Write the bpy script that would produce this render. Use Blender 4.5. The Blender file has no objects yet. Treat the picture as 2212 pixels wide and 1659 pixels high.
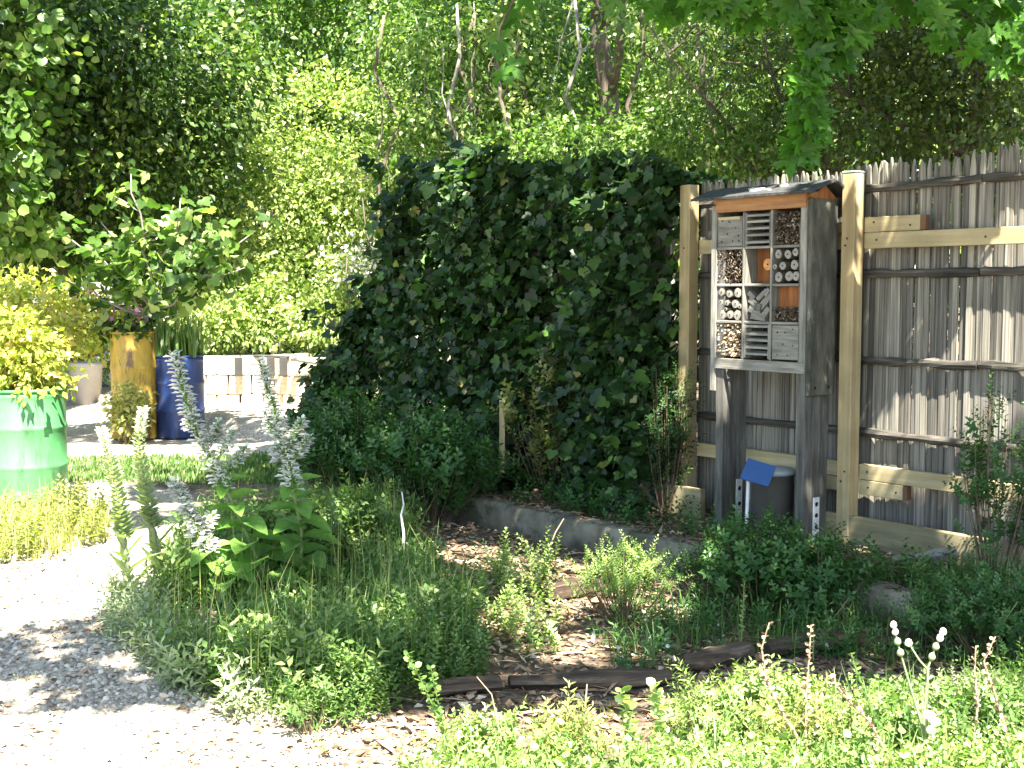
import bpy, math, random
import numpy as np
from mathutils import Vector, Matrix
rnd = random.Random(7); R = np.random.RandomState(11)
SC = bpy.context.scene; COL = SC.collection
# ------------------------------------------------------------------ camera, sky, sun, exposure
H = 1.6; TH = math.radians(4.25); FD = 2700.0
cd = bpy.data.cameras.new('camera'); cam = bpy.data.objects.new('camera', cd); COL.objects.link(cam)
cam.location = (0, 0, H); cam.rotation_euler = (math.pi/2-TH, 0, 0)
cd.sensor_width = 36; cd.lens = 43.95; cd.clip_end = 500; cd.clip_start = 0.05
SC.camera = cam
LD = np.array([-0.43, 2.19, -3.6]); LD = LD/np.linalg.norm(LD)          # direction the sunlight travels
W = bpy.data.worlds.new('World'); SC.world = W; W.use_nodes = True
wn = W.node_tree; bg = wn.nodes['Background']; sky = wn.nodes.new('ShaderNodeTexSky'); sky.sky_type = 'NISHITA'
sky.sun_disc = False; sky.sun_elevation = math.asin(-LD[2]); sky.sun_rotation = math.atan2(-LD[0], -LD[1])
wn.links.new(sky.outputs[0], bg.inputs[0]); bg.inputs[1].default_value = 0.078
sl = bpy.data.lights.new('sun', 'SUN'); sl.energy = 5.0; sl.angle = math.radians(0.55); sl.color = (1, .94, .82)
sun = bpy.data.objects.new('sun', sl); COL.objects.link(sun); sun.rotation_euler = Vector(LD).to_track_quat('-Z', 'Y').to_euler()
SC.view_settings.view_transform = 'Standard'; SC.view_settings.look = 'None'; SC.view_settings.gamma = 1
SC.view_settings.use_curve_mapping = False; SC.view_settings.exposure = 2.85
SC.render.engine = 'CYCLES'
# ------------------------------------------------------------------ helpers
def ray(px, py):
    dx = (px-1106)/FD; dy = (829.5-py)/FD
    return np.array([dx, math.cos(TH)+dy*math.sin(TH), -math.sin(TH)+dy*math.cos(TH)])
def at(px, py, Y):
    d = ray(px, py); t = Y/d[1]; return np.array([d[0]*t, Y, H+d[2]*t])
def G(px, py, z=0.0):
    d = ray(px, py); t = (z-H)/d[2]; return np.array([d[0]*t, d[1]*t, z])
AF = math.radians(37.6); E2 = np.array([math.sin(AF), -math.cos(AF)]); N2 = np.array([math.cos(AF), math.sin(AF)])
F0 = np.array([2.017, 7.37]); ROTF = -(math.pi/2-AF)
def FP(s, d, z=0.0):
    p = F0+s*E2+d*N2; return np.array([p[0], p[1], z])
def vnoise(x, y, seed=0):
    x = np.asarray(x, float); y = np.asarray(y, float)
    r = np.random.RandomState(seed); v = 0
    for k in range(7):
        a = r.uniform(0, 6.28); f = r.uniform(.6, 2.4); p = r.uniform(0, 6.28)
        v = v+np.sin((x*math.cos(a)+y*math.sin(a))*f*2+p)
    return v/7*1.6
def unit(v): return v/np.maximum(np.linalg.norm(v, axis=-1, keepdims=True), 1e-9)

def tag(o, label=None, cat=None, group=None, kind=None):
    if label: o['label'] = label
    if cat: o['category'] = cat
    if group: o['group'] = group
    if kind: o['kind'] = kind
    return o
def empty(name, loc, rz=0, label=None, cat=None, group=None):
    o = bpy.data.objects.new(name, None); COL.objects.link(o); o.location = [float(c) for c in loc]; o.rotation_euler = (0, 0, rz)
    o.empty_display_size = .1
    return tag(o, label, cat, group)
def link(name, me, parent=None, loc=None, rot=None, scale=None, kind=None, label=None):
    o = bpy.data.objects.new(name, me); COL.objects.link(o)
    if parent: o.parent = parent
    if loc is not None: o.location = [float(c) for c in loc]
    if rot is not None: o.rotation_euler = rot
    if scale is not None: o.scale = scale if hasattr(scale, '__len__') else (scale,)*3
    if kind: o['kind'] = kind
    if label: o['label'] = label
    return o
def npmesh(name, V, F, mat, smooth=False, attr=None):
    """V (n,3), F (m,k) array of equal length faces"""
    me = bpy.data.meshes.new(name); V = np.ascontiguousarray(V, dtype=np.float32); F = np.ascontiguousarray(F, dtype=np.int32)
    k = F.shape[1]; me.vertices.add(len(V)); me.vertices.foreach_set('co', V.ravel())
    me.loops.add(F.size); me.loops.foreach_set('vertex_index', F.ravel())
    me.polygons.add(len(F)); me.polygons.foreach_set('loop_start', np.arange(0, F.size, k, dtype=np.int32))
    me.polygons.foreach_set('loop_total', np.full(len(F), k, dtype=np.int32))
    if smooth: me.polygons.foreach_set('use_smooth', np.ones(len(F), dtype=bool))
    me.update(calc_edges=True)
    if attr is not None:
        a = me.attributes.new('tint', 'FLOAT', 'POINT'); a.data.foreach_set('value', np.ascontiguousarray(attr, dtype=np.float32))
    me.materials.append(mat); return me
class MB:
    def __init__(s): s.V = []; s.F = []; s.T = []
    def add(s, V, F, t=0.5):
        b = len(s.V); s.V += [tuple(map(float, v)) for v in V]; s.F += [tuple(b+i for i in f) for f in F]; s.T += [t]*len(V)
    def box(s, x0, x1, y0, y1, z0, z1, bev=0.0, jit=0.0, t=.5):
        if bev > 0:
            b = bev; V = []
            for z, i in ((z0, b), (z0+b, 0), (z1-b, 0), (z1, b)):
                V += [(x0+i, y0+b, z), (x0+b, y0+i, z), (x1-b, y0+i, z), (x1-i, y0+b, z), (x1-i, y1-b, z), (x1-b, y1-i, z), (x0+b, y1-i, z), (x0+i, y1-b, z)]
            F = [tuple(range(7, -1, -1)), tuple(range(24, 32))]
            for r in range(3):
                for i in range(8): j = (i+1) % 8; F.append((r*8+i, r*8+j, r*8+8+j, r*8+8+i))
        else:
            V = [(x, y, z) for z in (z0, z1) for x, y in ((x0, y0), (x1, y0), (x1, y1), (x0, y1))]
            F = [(3, 2, 1, 0), (4, 5, 6, 7), (0, 1, 5, 4), (1, 2, 6, 5), (2, 3, 7, 6), (3, 0, 4, 7)]
        if jit: V = [(a+rnd.uniform(-jit, jit), b_+rnd.uniform(-jit, jit), c+rnd.uniform(-jit, jit)) for a, b_, c in V]
        s.add(V, F, t); return s
    def tube(s, pts, rad, n=6, cap=True, t=.5, squash=1.0, rj=0.0):
        pts = [Vector([float(c) for c in p]) for p in pts]; V = []; F = []; m = len(pts)
        rad = rad if hasattr(rad, '__len__') else [rad]*m; up = None
        for i, p in enumerate(pts):
            d = (pts[min(i+1, m-1)]-pts[max(i-1, 0)]).normalized()
            if up is None: up = Vector((0, 0, 1)) if abs(d.z) < .9 else Vector((0, 1, 0))
            a = d.cross(up).normalized(); b = a.cross(d).normalized(); up = b
            for k in range(n):
                an = 2*math.pi*k/n; rr = rad[i]*(1+rnd.uniform(-rj, rj)); V.append(p+a*math.cos(an)*rr+b*math.sin(an)*rr*squash)
        for i in range(m-1):
            for k in range(n): j = (k+1) % n; F.append((i*n+k, i*n+j, i*n+n+j, i*n+n+k))
        if cap: F += [tuple(range(n-1, -1, -1)), tuple(range((m-1)*n, m*n))]
        s.add(V, F, t); return s
    def lathe(s, prof, n=28, c=(0, 0), t=.5):
        V = []; F = []
        for r, z in prof:
            for k in range(n): an = 2*math.pi*k/n; V.append((c[0]+r*math.cos(an), c[1]+r*math.sin(an), z))
        for i in range(len(prof)-1):
            for k in range(n): j = (k+1) % n; F.append((i*n+k, i*n+j, i*n+n+j, i*n+n+k))
        s.add(V, F, t); return s
    def mesh(s, name, mat, smooth=False):
        me = bpy.data.meshes.new(name); me.from_pydata(s.V, [], s.F); me.materials.append(mat)
        if smooth: me.polygons.foreach_set('use_smooth', [True]*len(me.polygons))
        a = me.attributes.new('tint', 'FLOAT', 'POINT'); a.data.foreach_set('value', s.T); me.update(); return me
    def obj(s, name, mat, parent=None, smooth=False, **k): return link(name, s.mesh(name, mat, smooth), parent, **k)

# ------------------------------------------------------------------ materials
def newmat(name):
    m = bpy.data.materials.new(name); m.use_nodes = True; nt = m.node_tree; nt.nodes.clear()
    out = nt.nodes.new('ShaderNodeOutputMaterial'); b = nt.nodes.new('ShaderNodeBsdfPrincipled'); nt.links.new(b.outputs[0], out.inputs[0])
    return m, nt, b, out
def ramp(nt, fac, stops):
    r = nt.nodes.new('ShaderNodeValToRGB'); nt.links.new(fac, r.inputs[0]); cr = r.color_ramp
    cr.elements[0].position = stops[0][0]; cr.elements[0].color = (*stops[0][1], 1); cr.elements[1].position = stops[-1][0]; cr.elements[1].color = (*stops[-1][1], 1)
    for p, c in stops[1:-1]: e = cr.elements.new(p); e.color = (*c, 1)
    return r.outputs[0]
def noise(nt, scale, detail=4, stretch=None, rough=.6, offs=None):
    tc = nt.nodes.new('ShaderNodeTexCoord'); v = tc.outputs['Object']
    mp = nt.nodes.new('ShaderNodeMapping'); nt.links.new(v, mp.inputs[0])
    if stretch: mp.inputs['Scale'].default_value = stretch
    if offs:
        oi = nt.nodes.new('ShaderNodeObjectInfo'); ml = nt.nodes.new('ShaderNodeMath'); ml.operation = 'MULTIPLY'; ml.inputs[1].default_value = 37
        nt.links.new(oi.outputs['Random'], ml.inputs[0]); nt.links.new(ml.outputs[0], mp.inputs['Location'])
    n = nt.nodes.new('ShaderNodeTexNoise'); nt.links.new(mp.outputs[0], n.inputs['Vector']); n.inputs['Scale'].default_value = scale
    n.inputs['Detail'].default_value = detail; n.inputs['Roughness'].default_value = rough; return n.outputs[0]
def mix(nt, f, a, b, mode='MIX'):
    m = nt.nodes.new('ShaderNodeMix'); m.data_type = 'RGBA'; m.blend_type = mode
    for sock, v in ((m.inputs[0], f), (m.inputs[6], a), (m.inputs[7], b)):
        if isinstance(v, (int, float)): sock.default_value = v
        elif isinstance(v, tuple): sock.default_value = (*v, 1)
        else: nt.links.new(v, sock)
    return m.outputs[2]
def bump(nt, b, h, s=.3, dist=.01):
    bn = nt.nodes.new('ShaderNodeBump'); bn.inputs['Strength'].default_value = s; bn.inputs['Distance'].default_value = dist
    nt.links.new(h, bn.inputs['Height']); nt.links.new(bn.outputs[0], b.inputs['Normal'])
def tintout(nt):
    a = nt.nodes.new('ShaderNodeAttribute'); a.attribute_name = 'tint'; return a.outputs['Fac']
def leafmat(name, c0, c1, c2=None, trans=.35, rough=.42, tcol=None, fleck=0):
    m, nt, b, out = newmat(name); t = tintout(nt)
    col = ramp(nt, t, [(0, c0), (.6, c1), (1, c2 or c1)])
    n = noise(nt, 9, 2); col = mix(nt, .5, col, ramp(nt, n, [(.3, (.55, .6, .5)), (.7, (1.3, 1.25, 1.2))]), 'MULTIPLY')
    nt.links.new(col, b.inputs['Base Color']); b.inputs['Roughness'].default_value = rough; b.inputs['Specular IOR Level'].default_value = .38
    tr = nt.nodes.new('ShaderNodeBsdfTranslucent'); tc = mix(nt, 1.0, col, tcol or (1.5, 1.95, .55), 'MULTIPLY'); nt.links.new(tc, tr.inputs[0])
    ms = nt.nodes.new('ShaderNodeMixShader'); ms.inputs[0].default_value = trans
    nt.links.new(b.outputs[0], ms.inputs[1]); nt.links.new(tr.outputs[0], ms.inputs[2]); nt.links.new(ms.outputs[0], out.inputs[0]); return m
def woodmat(name, stops, scale=6, stretch=(9, 9, .7), rough=.8, bs=.5, blot=None, rand=.3, crack=True):
    m, nt, b, out = newmat(name); g = noise(nt, scale, 6, stretch, .65, True)
    col = ramp(nt, g, stops); n2 = noise(nt, 2.2, 4, (1, 1, 1), .6, True)
    col = mix(nt, .65, col, ramp(nt, n2, [(.25, (.45, .45, .45)), (.55, (1, 1, 1)), (.8, (1.35, 1.3, 1.22))]), 'MULTIPLY')
    if blot: col = mix(nt, ramp(nt, noise(nt, blot[0], 5, blot[3] if len(blot) > 3 else (1, 1, 1), .7, True), [(blot[1], (0, 0, 0)), (blot[1]+.12, (1, 1, 1))]), col, blot[2])
    oi = nt.nodes.new('ShaderNodeObjectInfo'); rr = ramp(nt, oi.outputs['Random'], [(0, (1-rand, 1-rand, 1-rand)), (1, (1+rand, 1+rand, 1+rand*.9))])
    col = mix(nt, 1.0, col, rr, 'MULTIPLY')
    nt.links.new(col, b.inputs['Base Color']); b.inputs['Roughness'].default_value = rough; b.inputs['Specular IOR Level'].default_value = .25
    bump(nt, b, g, bs, .006); return m
def plain(name, c, rough=.6, var=.25, scale=8, metal=0, bs=.15, c2=None, thr=.5, stretch=None):
    m, nt, b, out = newmat(name); n = noise(nt, scale, 5, stretch); a = tuple(x*(1-var) for x in c); d = tuple(min(x*(1+var), 1) for x in c)
    col = ramp(nt, n, [(.3, a), (.7, d)])
    if c2: col = mix(nt, ramp(nt, noise(nt, scale*.6, 6, stretch, .7), [(thr, (0, 0, 0)), (thr+.08, (1, 1, 1))]), col, c2)
    nt.links.new(col, b.inputs['Base Color']); b.inputs['Roughness'].default_value = rough; b.inputs['Metallic'].default_value = metal
    bump(nt, b, n, bs, .01); return m
M = {}
M['oldwood'] = woodmat('weathered_paling', [(.25, (.03, .027, .022)), (.42, (.125, .115, .098)), (.58, (.24, .222, .19)), (.8, (.48, .45, .39))], 5, (13, 13, .5), rand=.42)
M['oldrail'] = woodmat('old_bark_rail', [(.3, (.02, .018, .016)), (.55, (.075, .068, .058)), (.8, (.2, .18, .15))], 6, (.6, 6, 9), rand=.15, bs=1)
M['newwood'] = woodmat('new_pine', [(.3, (.30, .225, .115)), (.55, (.42, .33, .18)), (.8, (.54, .45, .28))], 3.0, (9, 9, .5), rough=.65, bs=.2, rand=.1, blot=(9, .66, (.20, .12, .05), (1, 1, .5)))
M['newrail'] = woodmat('new_pine_rail', [(.3, (.30, .24, .13)), (.55, (.42, .34, .19)), (.8, (.55, .46, .28))], 3.0, (.5, 9, 9), rough=.6, bs=.15, rand=.1)
M['endgrain'] = plain('end_grain_brown', (.12, .06, .03), .8)
M['kick'] = woodmat('kick_board', [(.3, (.17, .145, .08)), (.55, (.27, .23, .13)), (.8, (.36, .31, .19))], 3, (.5, 9, 7), bs=.2, rand=.1)
M['greywood'] = woodmat('hotel_grey_wood', [(.3, (.11, .105, .09)), (.55, (.24, .228, .20)), (.8, (.37, .355, .315))], 6, (8, 8, .7), rand=.12)
M['greyh'] = woodmat('hotel_grey_wood_flat', [(.3, (.12, .112, .096)), (.55, (.25, .238, .208)), (.8, (.38, .365, .325))], 6, (.8, 8, 8), rand=.12)
M['darkpanel'] = woodmat('lichened_panel', [(.3, (.03, .03, .024)), (.5, (.075, .072, .058)), (.75, (.16, .155, .12))], 4, (5, 5, 1.2), bs=.9, blot=(9, .63, (.28, .27, .23), (1, 1, .35)), rand=.05)
M['legwood'] = woodmat('leg_timber', [(.3, (.06, .055, .048)), (.55, (.125, .12, .105)), (.8, (.26, .245, .21))], 4, (8, 8, .8), bs=.8, rand=.1, blot=(3, .7, (.045, .02, .009)))
M['orange'] = woodmat('orange_pine', [(.3, (.24, .10, .035)), (.55, (.38, .19, .07)), (.8, (.48, .29, .13))], 5, (.6, 7, 7), rough=.55, bs=.2, rand=.08)
M['brownin'] = woodmat('inner_brown_board', [(.3, (.16, .055, .018)), (.55, (.30, .115, .035)), (.8, (.38, .17, .06))], 5, (7, 7, .6), rough=.7, bs=.2, rand=.08)
M['back'] = plain('back_board', (.035, .028, .02), .9)
M['hole'] = plain('drilled_hole', (.006, .005, .004), 1)
M['felt'] = plain('roof_felt', (.035, .036, .037), .85, .4, 40, bs=.6, c2=(.09, .09, .085), thr=.6)
M['bark'] = plain('trunk_bark', (.10, .08, .058), .95, .5, 14, bs=1, stretch=(1, 1, .3))
M['palebark'] = plain('pale_bark', (.21, .19, .165), .9, .35, 10, bs=.6)
M['twig'] = plain('twig', (.12, .085, .05), .9, .4, 20)
M['logside'] = plain('log_bark', (.10, .08, .06), .95, .4, 20, bs=1)
def logend(name, c0, c1):
    m, nt, b, out = newmat(name); tc = nt.nodes.new('ShaderNodeTexCoord'); w = nt.nodes.new('ShaderNodeTexWave'); w.wave_type = 'RINGS'; w.rings_direction = 'Y'
    nt.links.new(tc.outputs['Object'], w.inputs[0]); w.inputs['Scale'].default_value = 55; w.inputs['Distortion'].default_value = 2.5; w.inputs['Detail'].default_value = 3
    n = noise(nt, 60, 3, None, .6, True); col = ramp(nt, w.outputs[0], [(.1, c0), (.8, c1)]); col = mix(nt, .6, col, ramp(nt, n, [(.3, (.5, .5, .5)), (.7, (1.2, 1.2, 1.15))]), 'MULTIPLY')
    nt.links.new(col, b.inputs['Base Color']); b.inputs['Roughness'].default_value = .85; return m
M['logend'] = logend('grey_log_end', (.15, .14, .12), (.36, .34, .30))
M['logorange'] = logend('orange_log_end', (.42, .15, .03), (.75, .36, .12))
M['concrete'] = plain('old_concrete', (.155, .14, .10), .95, .5, 7, bs=1, c2=(.06, .065, .035), thr=.52)
M['logwood'] = woodmat('rotten_timber', [(.3, (.02, .014, .01)), (.55, (.085, .06, .042)), (.8, (.25, .2, .15))], 5, (.5, 7, 7), bs=1.2, rand=.1)
M['green'] = plain('green_barrel_paint', (.08, .27, .10), .45, .25, 4, bs=.1, c2=(.05, .13, .055), thr=.57, stretch=(2, 2, .6))
M['yellow'] = plain('yellow_barrel_paint', (.36, .24, .03), .55, .3, 6, bs=.2, c2=(.11, .06, .025), thr=.54, stretch=(2, 2, .5))
M['blue'] = plain('blue_barrel_paint', (.010, .03, .12), .5, .35, 6, bs=.1, c2=(.03, .04, .07), thr=.56, stretch=(2, 2, .5))
M['tub'] = plain('grey_tub', (.33, .31, .29), .7, .12, 5)
M['soil'] = plain('potting_soil', (.03, .022, .015), 1, .4, 30)
M['stone'] = plain('beige_stone_block', (.50, .42, .30), .9, .3, 7, bs=.5, c2=(.32, .25, .17), thr=.62)
M['darkpipe'] = plain('dark_pipe', (.03, .028, .025), .6)
M['bin'] = plain('dark_brown_bin', (.07, .065, .055), .55, .15)
M['lid'] = plain('grey_lid', (.3, .32, .32), .5, .1)
M['bluepanel'] = plain('blue_board', (.028, .075, .22), .35, .1)
M['white'] = plain('white_paint', (.7, .7, .68), .6, .15, 30, c2=(.3, .3, .28), thr=.62)
M['black'] = plain('black_rubber', (.012, .012, .012), .6)
M['palewall'] = plain('pale_wall', (.5, .47, .42), .9, .1, 3)
M['pebble'] = plain('pebble', (.36, .33, .29), .9, .4, 3)
def tinted(name, stops, rough=.85):
    m, nt, b, out = newmat(name); nt.links.new(ramp(nt, tintout(nt), stops), b.inputs['Base Color']); b.inputs['Roughness'].default_value = rough; return m
M['gravel'] = tinted('gravel_stone', [(0, (.14, .12, .10)), (.5, (.34, .30, .24)), (1, (.55, .5, .42))])
M['litter'] = tinted('dry_leaf_litter', [(0, (.06, .035, .02)), (.35, (.16, .095, .05)), (.7, (.34, .22, .13)), (1, (.55, .46, .34))])
M['reed'] = tinted('reed_ends', [(0, (.018, .012, .008)), (.4, (.07, .047, .028)), (.75, (.17, .125, .08)), (1, (.42, .37, .29))])
M['reedpale'] = tinted('pale_bamboo_ends', [(0, (.2, .13, .08)), (.4, (.45, .33, .2)), (1, (.75, .68, .56))])
M['petal'] = leafmat('white_lilac_petals', (.68, .65, .66), (.84, .82, .82), (.9, .9, .87), trans=.35, tcol=(1, 1, 1), rough=.7)
M['pink'] = leafmat('pink_petals', (.6, .2, .4), (.7, .35, .55), trans=.3, tcol=(1, 1, 1))
M['dry'] = tinted('dry_stalk', [(0, (.14, .08, .05)), (.5, (.24, .15, .10)), (1, (.36, .26, .17))])
M['leafivy'] = leafmat('vine_leaf', (.010, .030, .007), (.024, .062, .013), (.085, .17, .035), trans=.2, rough=.5)
M['leafdark'] = leafmat('dark_tree_leaf', (.016, .04, .008), (.045, .09, .016), (.24, .31, .08), trans=.3)  # darker greens put part of the tree shade into the leaf colour
M['leafmid'] = leafmat('mid_tree_leaf', (.035, .08, .014), (.10, .18, .035), (.36, .44, .15), trans=.35)
M['leaflight'] = leafmat('light_shrub_leaf', (.10, .16, .035), (.23, .29, .085), (.50, .52, .27), trans=.35)
M['leafolive'] = leafmat('olive_tree_leaf', (.035, .06, .014), (.065, .10, .02), (.15, .20, .045), trans=.3)
M['leafmaple'] = leafmat('maple_leaf', (.04, .11, .012), (.065, .17, .02), (.10, .23, .03), trans=.45, rough=.4)
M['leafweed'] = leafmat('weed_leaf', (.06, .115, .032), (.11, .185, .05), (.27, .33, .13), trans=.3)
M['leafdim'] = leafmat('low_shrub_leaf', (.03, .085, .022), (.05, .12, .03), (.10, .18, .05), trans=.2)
M['leafsun'] = leafmat('sunny_weed_leaf', (.11, .18, .045), (.22, .30, .095), (.46, .50, .26), trans=.35)  # paler copy of the weed green, sunlight partly put into the colour
M['leafgrey'] = leafmat('grey_green_leaf', (.18, .22, .12), (.27, .31, .19), (.42, .44, .31), trans=.3, rough=.7)
M['leafsage'] = leafmat('sage_leaf', (.09, .19, .035), (.14, .26, .05), (.20, .33, .08), trans=.35, rough=.6)
M['leafyellow'] = leafmat('yellowing_leaf', (.18, .2, .06), (.28, .28, .10), (.38, .33, .16), trans=.35)
M['leafred'] = leafmat('reddish_herb_leaf', (.22, .27, .04), (.36, .38, .08), (.46, .30, .13), trans=.3)
M['grass'] = leafmat('grass_blade', (.06, .12, .03), (.10, .19, .05), (.22, .27, .09), trans=.35, rough=.5)
M['stem'] = leafmat('green_stem', (.12, .17, .05), (.18, .24, .08), trans=.1, rough=.6)

# ------------------------------------------------------------------ leaf templates and clouds
def fan(outline, cz=0.0, cen=(0, .35)):
    V = [(cen[0], cen[1], cz)]+[(x, y, (0.10*abs(x) if len(o) < 3 else o[2])) for o in outline for x, y in [o[:2]]]
    n = len(outline); return np.array(V, float), np.array([(0, 1+i, 1+(i+1) % n) for i in range(n)])
T_OVAL = (np.array([(0, 0, 0), (-.3, .42, .07), (0, .48, -.02), (.3, .42, .07), (0, 1, -.08)], float), np.array([(0, 2, 1), (0, 3, 2), (1, 2, 4), (2, 3, 4)]))
T_NARROW = (np.array([(0, 0, 0), (-.13, .45, .03), (.13, .45, .03), (0, 1, -.1)], float), np.array([(0, 2, 1), (1, 2, 3)]))
T_ROUND = fan([(0, 0), (.3, .05), (.5, .35), (.42, .72), (0, 1), (-.42, .72), (-.5, .35), (-.3, .05)], -.05, (0, .45))
T_IVY = fan([(0, .08), (.22, -.08), (.5, .12), (.58, .42), (.34, .48), (.26, .72), (0, 1), (-.26, .72), (-.34, .48), (-.58, .42), (-.5, .12), (-.22, -.08)], -.06, (0, .33))
_mp = [(0, .02), (.16, -.02), (.45, .02), (.24, .16), (.44, .24), (.72, .42), (.47, .42), (.5, .58), (.2, .4), (.17, .55), (.28, .72), (.12, .72), (0, 1.05)]
T_MAPLE = fan(_mp+[(-x, y) for x, y in _mp[-2:0:-1]], -.04, (0, .25))
T_TRI = (np.array([(-.3, 0, 0), (.3, .1, 0), (0, 1, .05)], float), np.array([(0, 1, 2)]))
def frames(tip, nor):
    y = unit(tip); z = nor-(nor*y).sum(1, keepdims=True)*y; z = unit(z); x = np.cross(y, z); return np.stack([x, y, z], 2)
def cloudarr(tmpl, P, tip, nor, size, tint=None, wid=1.0):
    V0, F0_ = tmpl; n = len(P); size = np.broadcast_to(size, (n,)); Rm = frames(tip, nor)
    L = V0[None]*size[:, None, None]; L = L*np.array([wid, 1, 1])
    V = np.einsum('nij,nkj->nki', Rm, L)+P[:, None]
    F = F0_[None]+(np.arange(n)*len(V0))[:, None, None]
    if tint is None: tint = R.rand(n)
    return V.reshape(-1, 3), F.reshape(-1, 3), np.repeat(np.clip(tint, 0, 1), len(V0))
def cloud(name, tmpl, P, tip, nor, size, mat, parent=None, tint=None, kind=None, wid=1.0):
    V, F, t = cloudarr(tmpl, P, tip, nor, size, tint, wid); return link(name, npmesh(name, V, F, mat, attr=t), parent, kind=kind)
def join(parts):
    o = 0; Vs = []; Fs = []; Ts = []
    for V, F, t in parts: Vs.append(V); Fs.append(F+o); Ts.append(t); o += len(V)
    return np.concatenate(Vs), np.concatenate(Fs), np.concatenate(Ts)
def rdir(n): return unit(R.normal(size=(n, 3)))
def clumps(blobs, ncl, per, spread, shell=.55, flat=.6):
    """leaf positions in tufts scattered through ellipsoid shells; returns P, outward, tint per tuft"""
    vol = np.array([b[3]*b[4]*b[5] for b in blobs])**.67; vol = vol/vol.sum(); C = []; O = []
    idx = R.choice(len(blobs), ncl, p=vol)
    d = rdir(ncl); r = shell+(1-shell)*R.rand(ncl)**.7
    B = np.array([b[:6] for b in blobs])[idx]
    c = B[:, :3]+d*r[:, None]*B[:, 3:]
    P = np.repeat(c, per, 0)+R.normal(size=(ncl*per, 3))*spread*np.array([1, 1, flat])
    return P, np.repeat(d, per, 0), np.repeat(R.rand(ncl), per)
def crown(name, blobs, ncl, per, spread, size, mat, parent, tmpl=T_OVAL, shell=.5, droop=.5, kind=None, ymin=None):
    P, out, t = clumps(blobs, ncl, per, spread, shell); n = len(P)
    tip = unit(out+rdir(n)*.9+np.array([0, 0, -droop])); nor = unit(np.array([0, -.15, .6])+out*.35+rdir(n)*1.0)
    sz = size*(.65+.7*R.rand(n)); return cloud(name, tmpl, P, tip, nor, sz, mat, parent, np.clip(t*.6+R.rand(n)*.45, 0, 1), kind)
def limb(p0, p1, r0, r1, wig=.15, n=6, mb=None, seg=6):
    p0 = np.array(p0, float); p1 = np.array(p1, float); L = np.linalg.norm(p1-p0)
    pts = [p0+(p1-p0)*i/seg+(np.array([rnd.uniform(-1, 1), rnd.uniform(-1, 1), rnd.uniform(-.5, .5)])*wig*L/seg if 0 < i < seg else 0) for i in range(seg+1)]
    mb.tube(pts, [r0+(r1-r0)*i/seg for i in range(seg+1)], n, rj=.06); return pts
def tree(name, base, label, cat, blobs, ncl, per, spread, size, leaf, bark, tmpl=T_OVAL, r=.12, lean=None, group=None, nl=7, **k):
    base = np.array(base, float); t = empty(name, base, 0, label, cat, group)
    cen = np.mean([b[:3] for b in blobs], 0); top = np.array(lean if lean is not None else [cen[0], cen[1], cen[2]+.2], float)-base
    m = MB(); pts = limb((0, 0, -.15), top*.75, r, r*.45, .28, 8, m, 8); m.obj('trunk', bark, t, True)
    bl = sorted(blobs, key=lambda b: -b[3]); 
    for i in range(nl):
        b = blobs[i % len(blobs)]; st = pts[rnd.randint(3, 8)]; en = np.array(b[:3])-base+np.array([rnd.uniform(-.7, .7)*b[3], rnd.uniform(-.7, .7)*b[4], rnd.uniform(-.2, .7)*b[5]])
        m = MB(); pp = limb(st, en, r*.4, r*.08, .25, 5, m, 6)
        for q in range(3): s0 = pp[rnd.randint(2, 5)]; limb(s0, s0+np.array([rnd.uniform(-1, 1), rnd.uniform(-1, 1), rnd.uniform(-.1, .9)])*b[3]*.55, r*.14, r*.04, .3, 4, m, 4)
        m.obj('limb', bark, t, True)
    bb = [(b[0]-base[0], b[1]-base[1], b[2]-base[2], b[3], b[4], b[5]) for b in blobs]
    crown('crown', bb, ncl, per, spread, size, leaf, t, tmpl, **k); return t

# ------------------------------------------------------------------ ground
WALL_D = -1.11
def bed_h(x, y):
    p = np.stack([x-F0[0], y-F0[1]], -1); s = p@E2; d = p@N2
    a = np.clip((d-(WALL_D+.07))/.05, 0, 1)*np.clip((s+2.62)/.2, 0, 1); a = np.maximum(a, np.clip((d+.05)/.1, 0, 1))
    return a*.14, s, d
def ground_z(x, y):
    h, s, d = bed_h(x, y); return h+.022*vnoise(x*1.3, y*1.3, 3)+.008*vnoise(x*7, y*7, 4)
pb = [G(900, 1659), G(620, 1560), G(360, 1480), G(255, 1340), G(340, 1240), G(400, 1150), G(430, 1065)]
pbY = np.array([1.0]+[p[1] for p in pb]+[10.6, 11.4, 12.0, 17, 22, 40]); pbX = np.array([0.2]+[p[0] for p in pb]+[-3.6, -3.2, -.5, -.5, -1, -1])
def pathmask(x, y):
    bx = np.interp(y, pbY, pbX)+.12*vnoise(x*2, y*2, 8); return np.clip((bx-x)/.25+.5, 0, 1)
gx = np.concatenate([np.linspace(-120, -12, 10), np.linspace(-10, -3.5, 60), np.linspace(-3.4, 4.2, 180), np.linspace(4.4, 12, 30), np.linspace(14, 120, 10)])
gy = np.concatenate([np.linspace(-60, 0, 8), np.linspace(1, 3, 12), np.linspace(3.1, 11, 200), np.linspace(11.1, 24, 100), np.linspace(26, 220, 14)])
X, Y = np.meshgrid(gx, gy); Z = ground_z(X, Y); far = np.clip((np.hypot(X, Y)-24)/10, 0, 1); Z = Z*(1-far)
V = np.stack([X, Y, Z], -1).reshape(-1, 3); nx = len(gx); ny = len(gy)
ii, jj = np.meshgrid(np.arange(nx-1), np.arange(ny-1)); a = (jj*nx+ii).ravel(); Fg = np.stack([a, a+1, a+nx+1, a+nx], 1)
m, nt, b, out = newmat('ground_soil_and_gravel'); t = tintout(nt)
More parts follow.
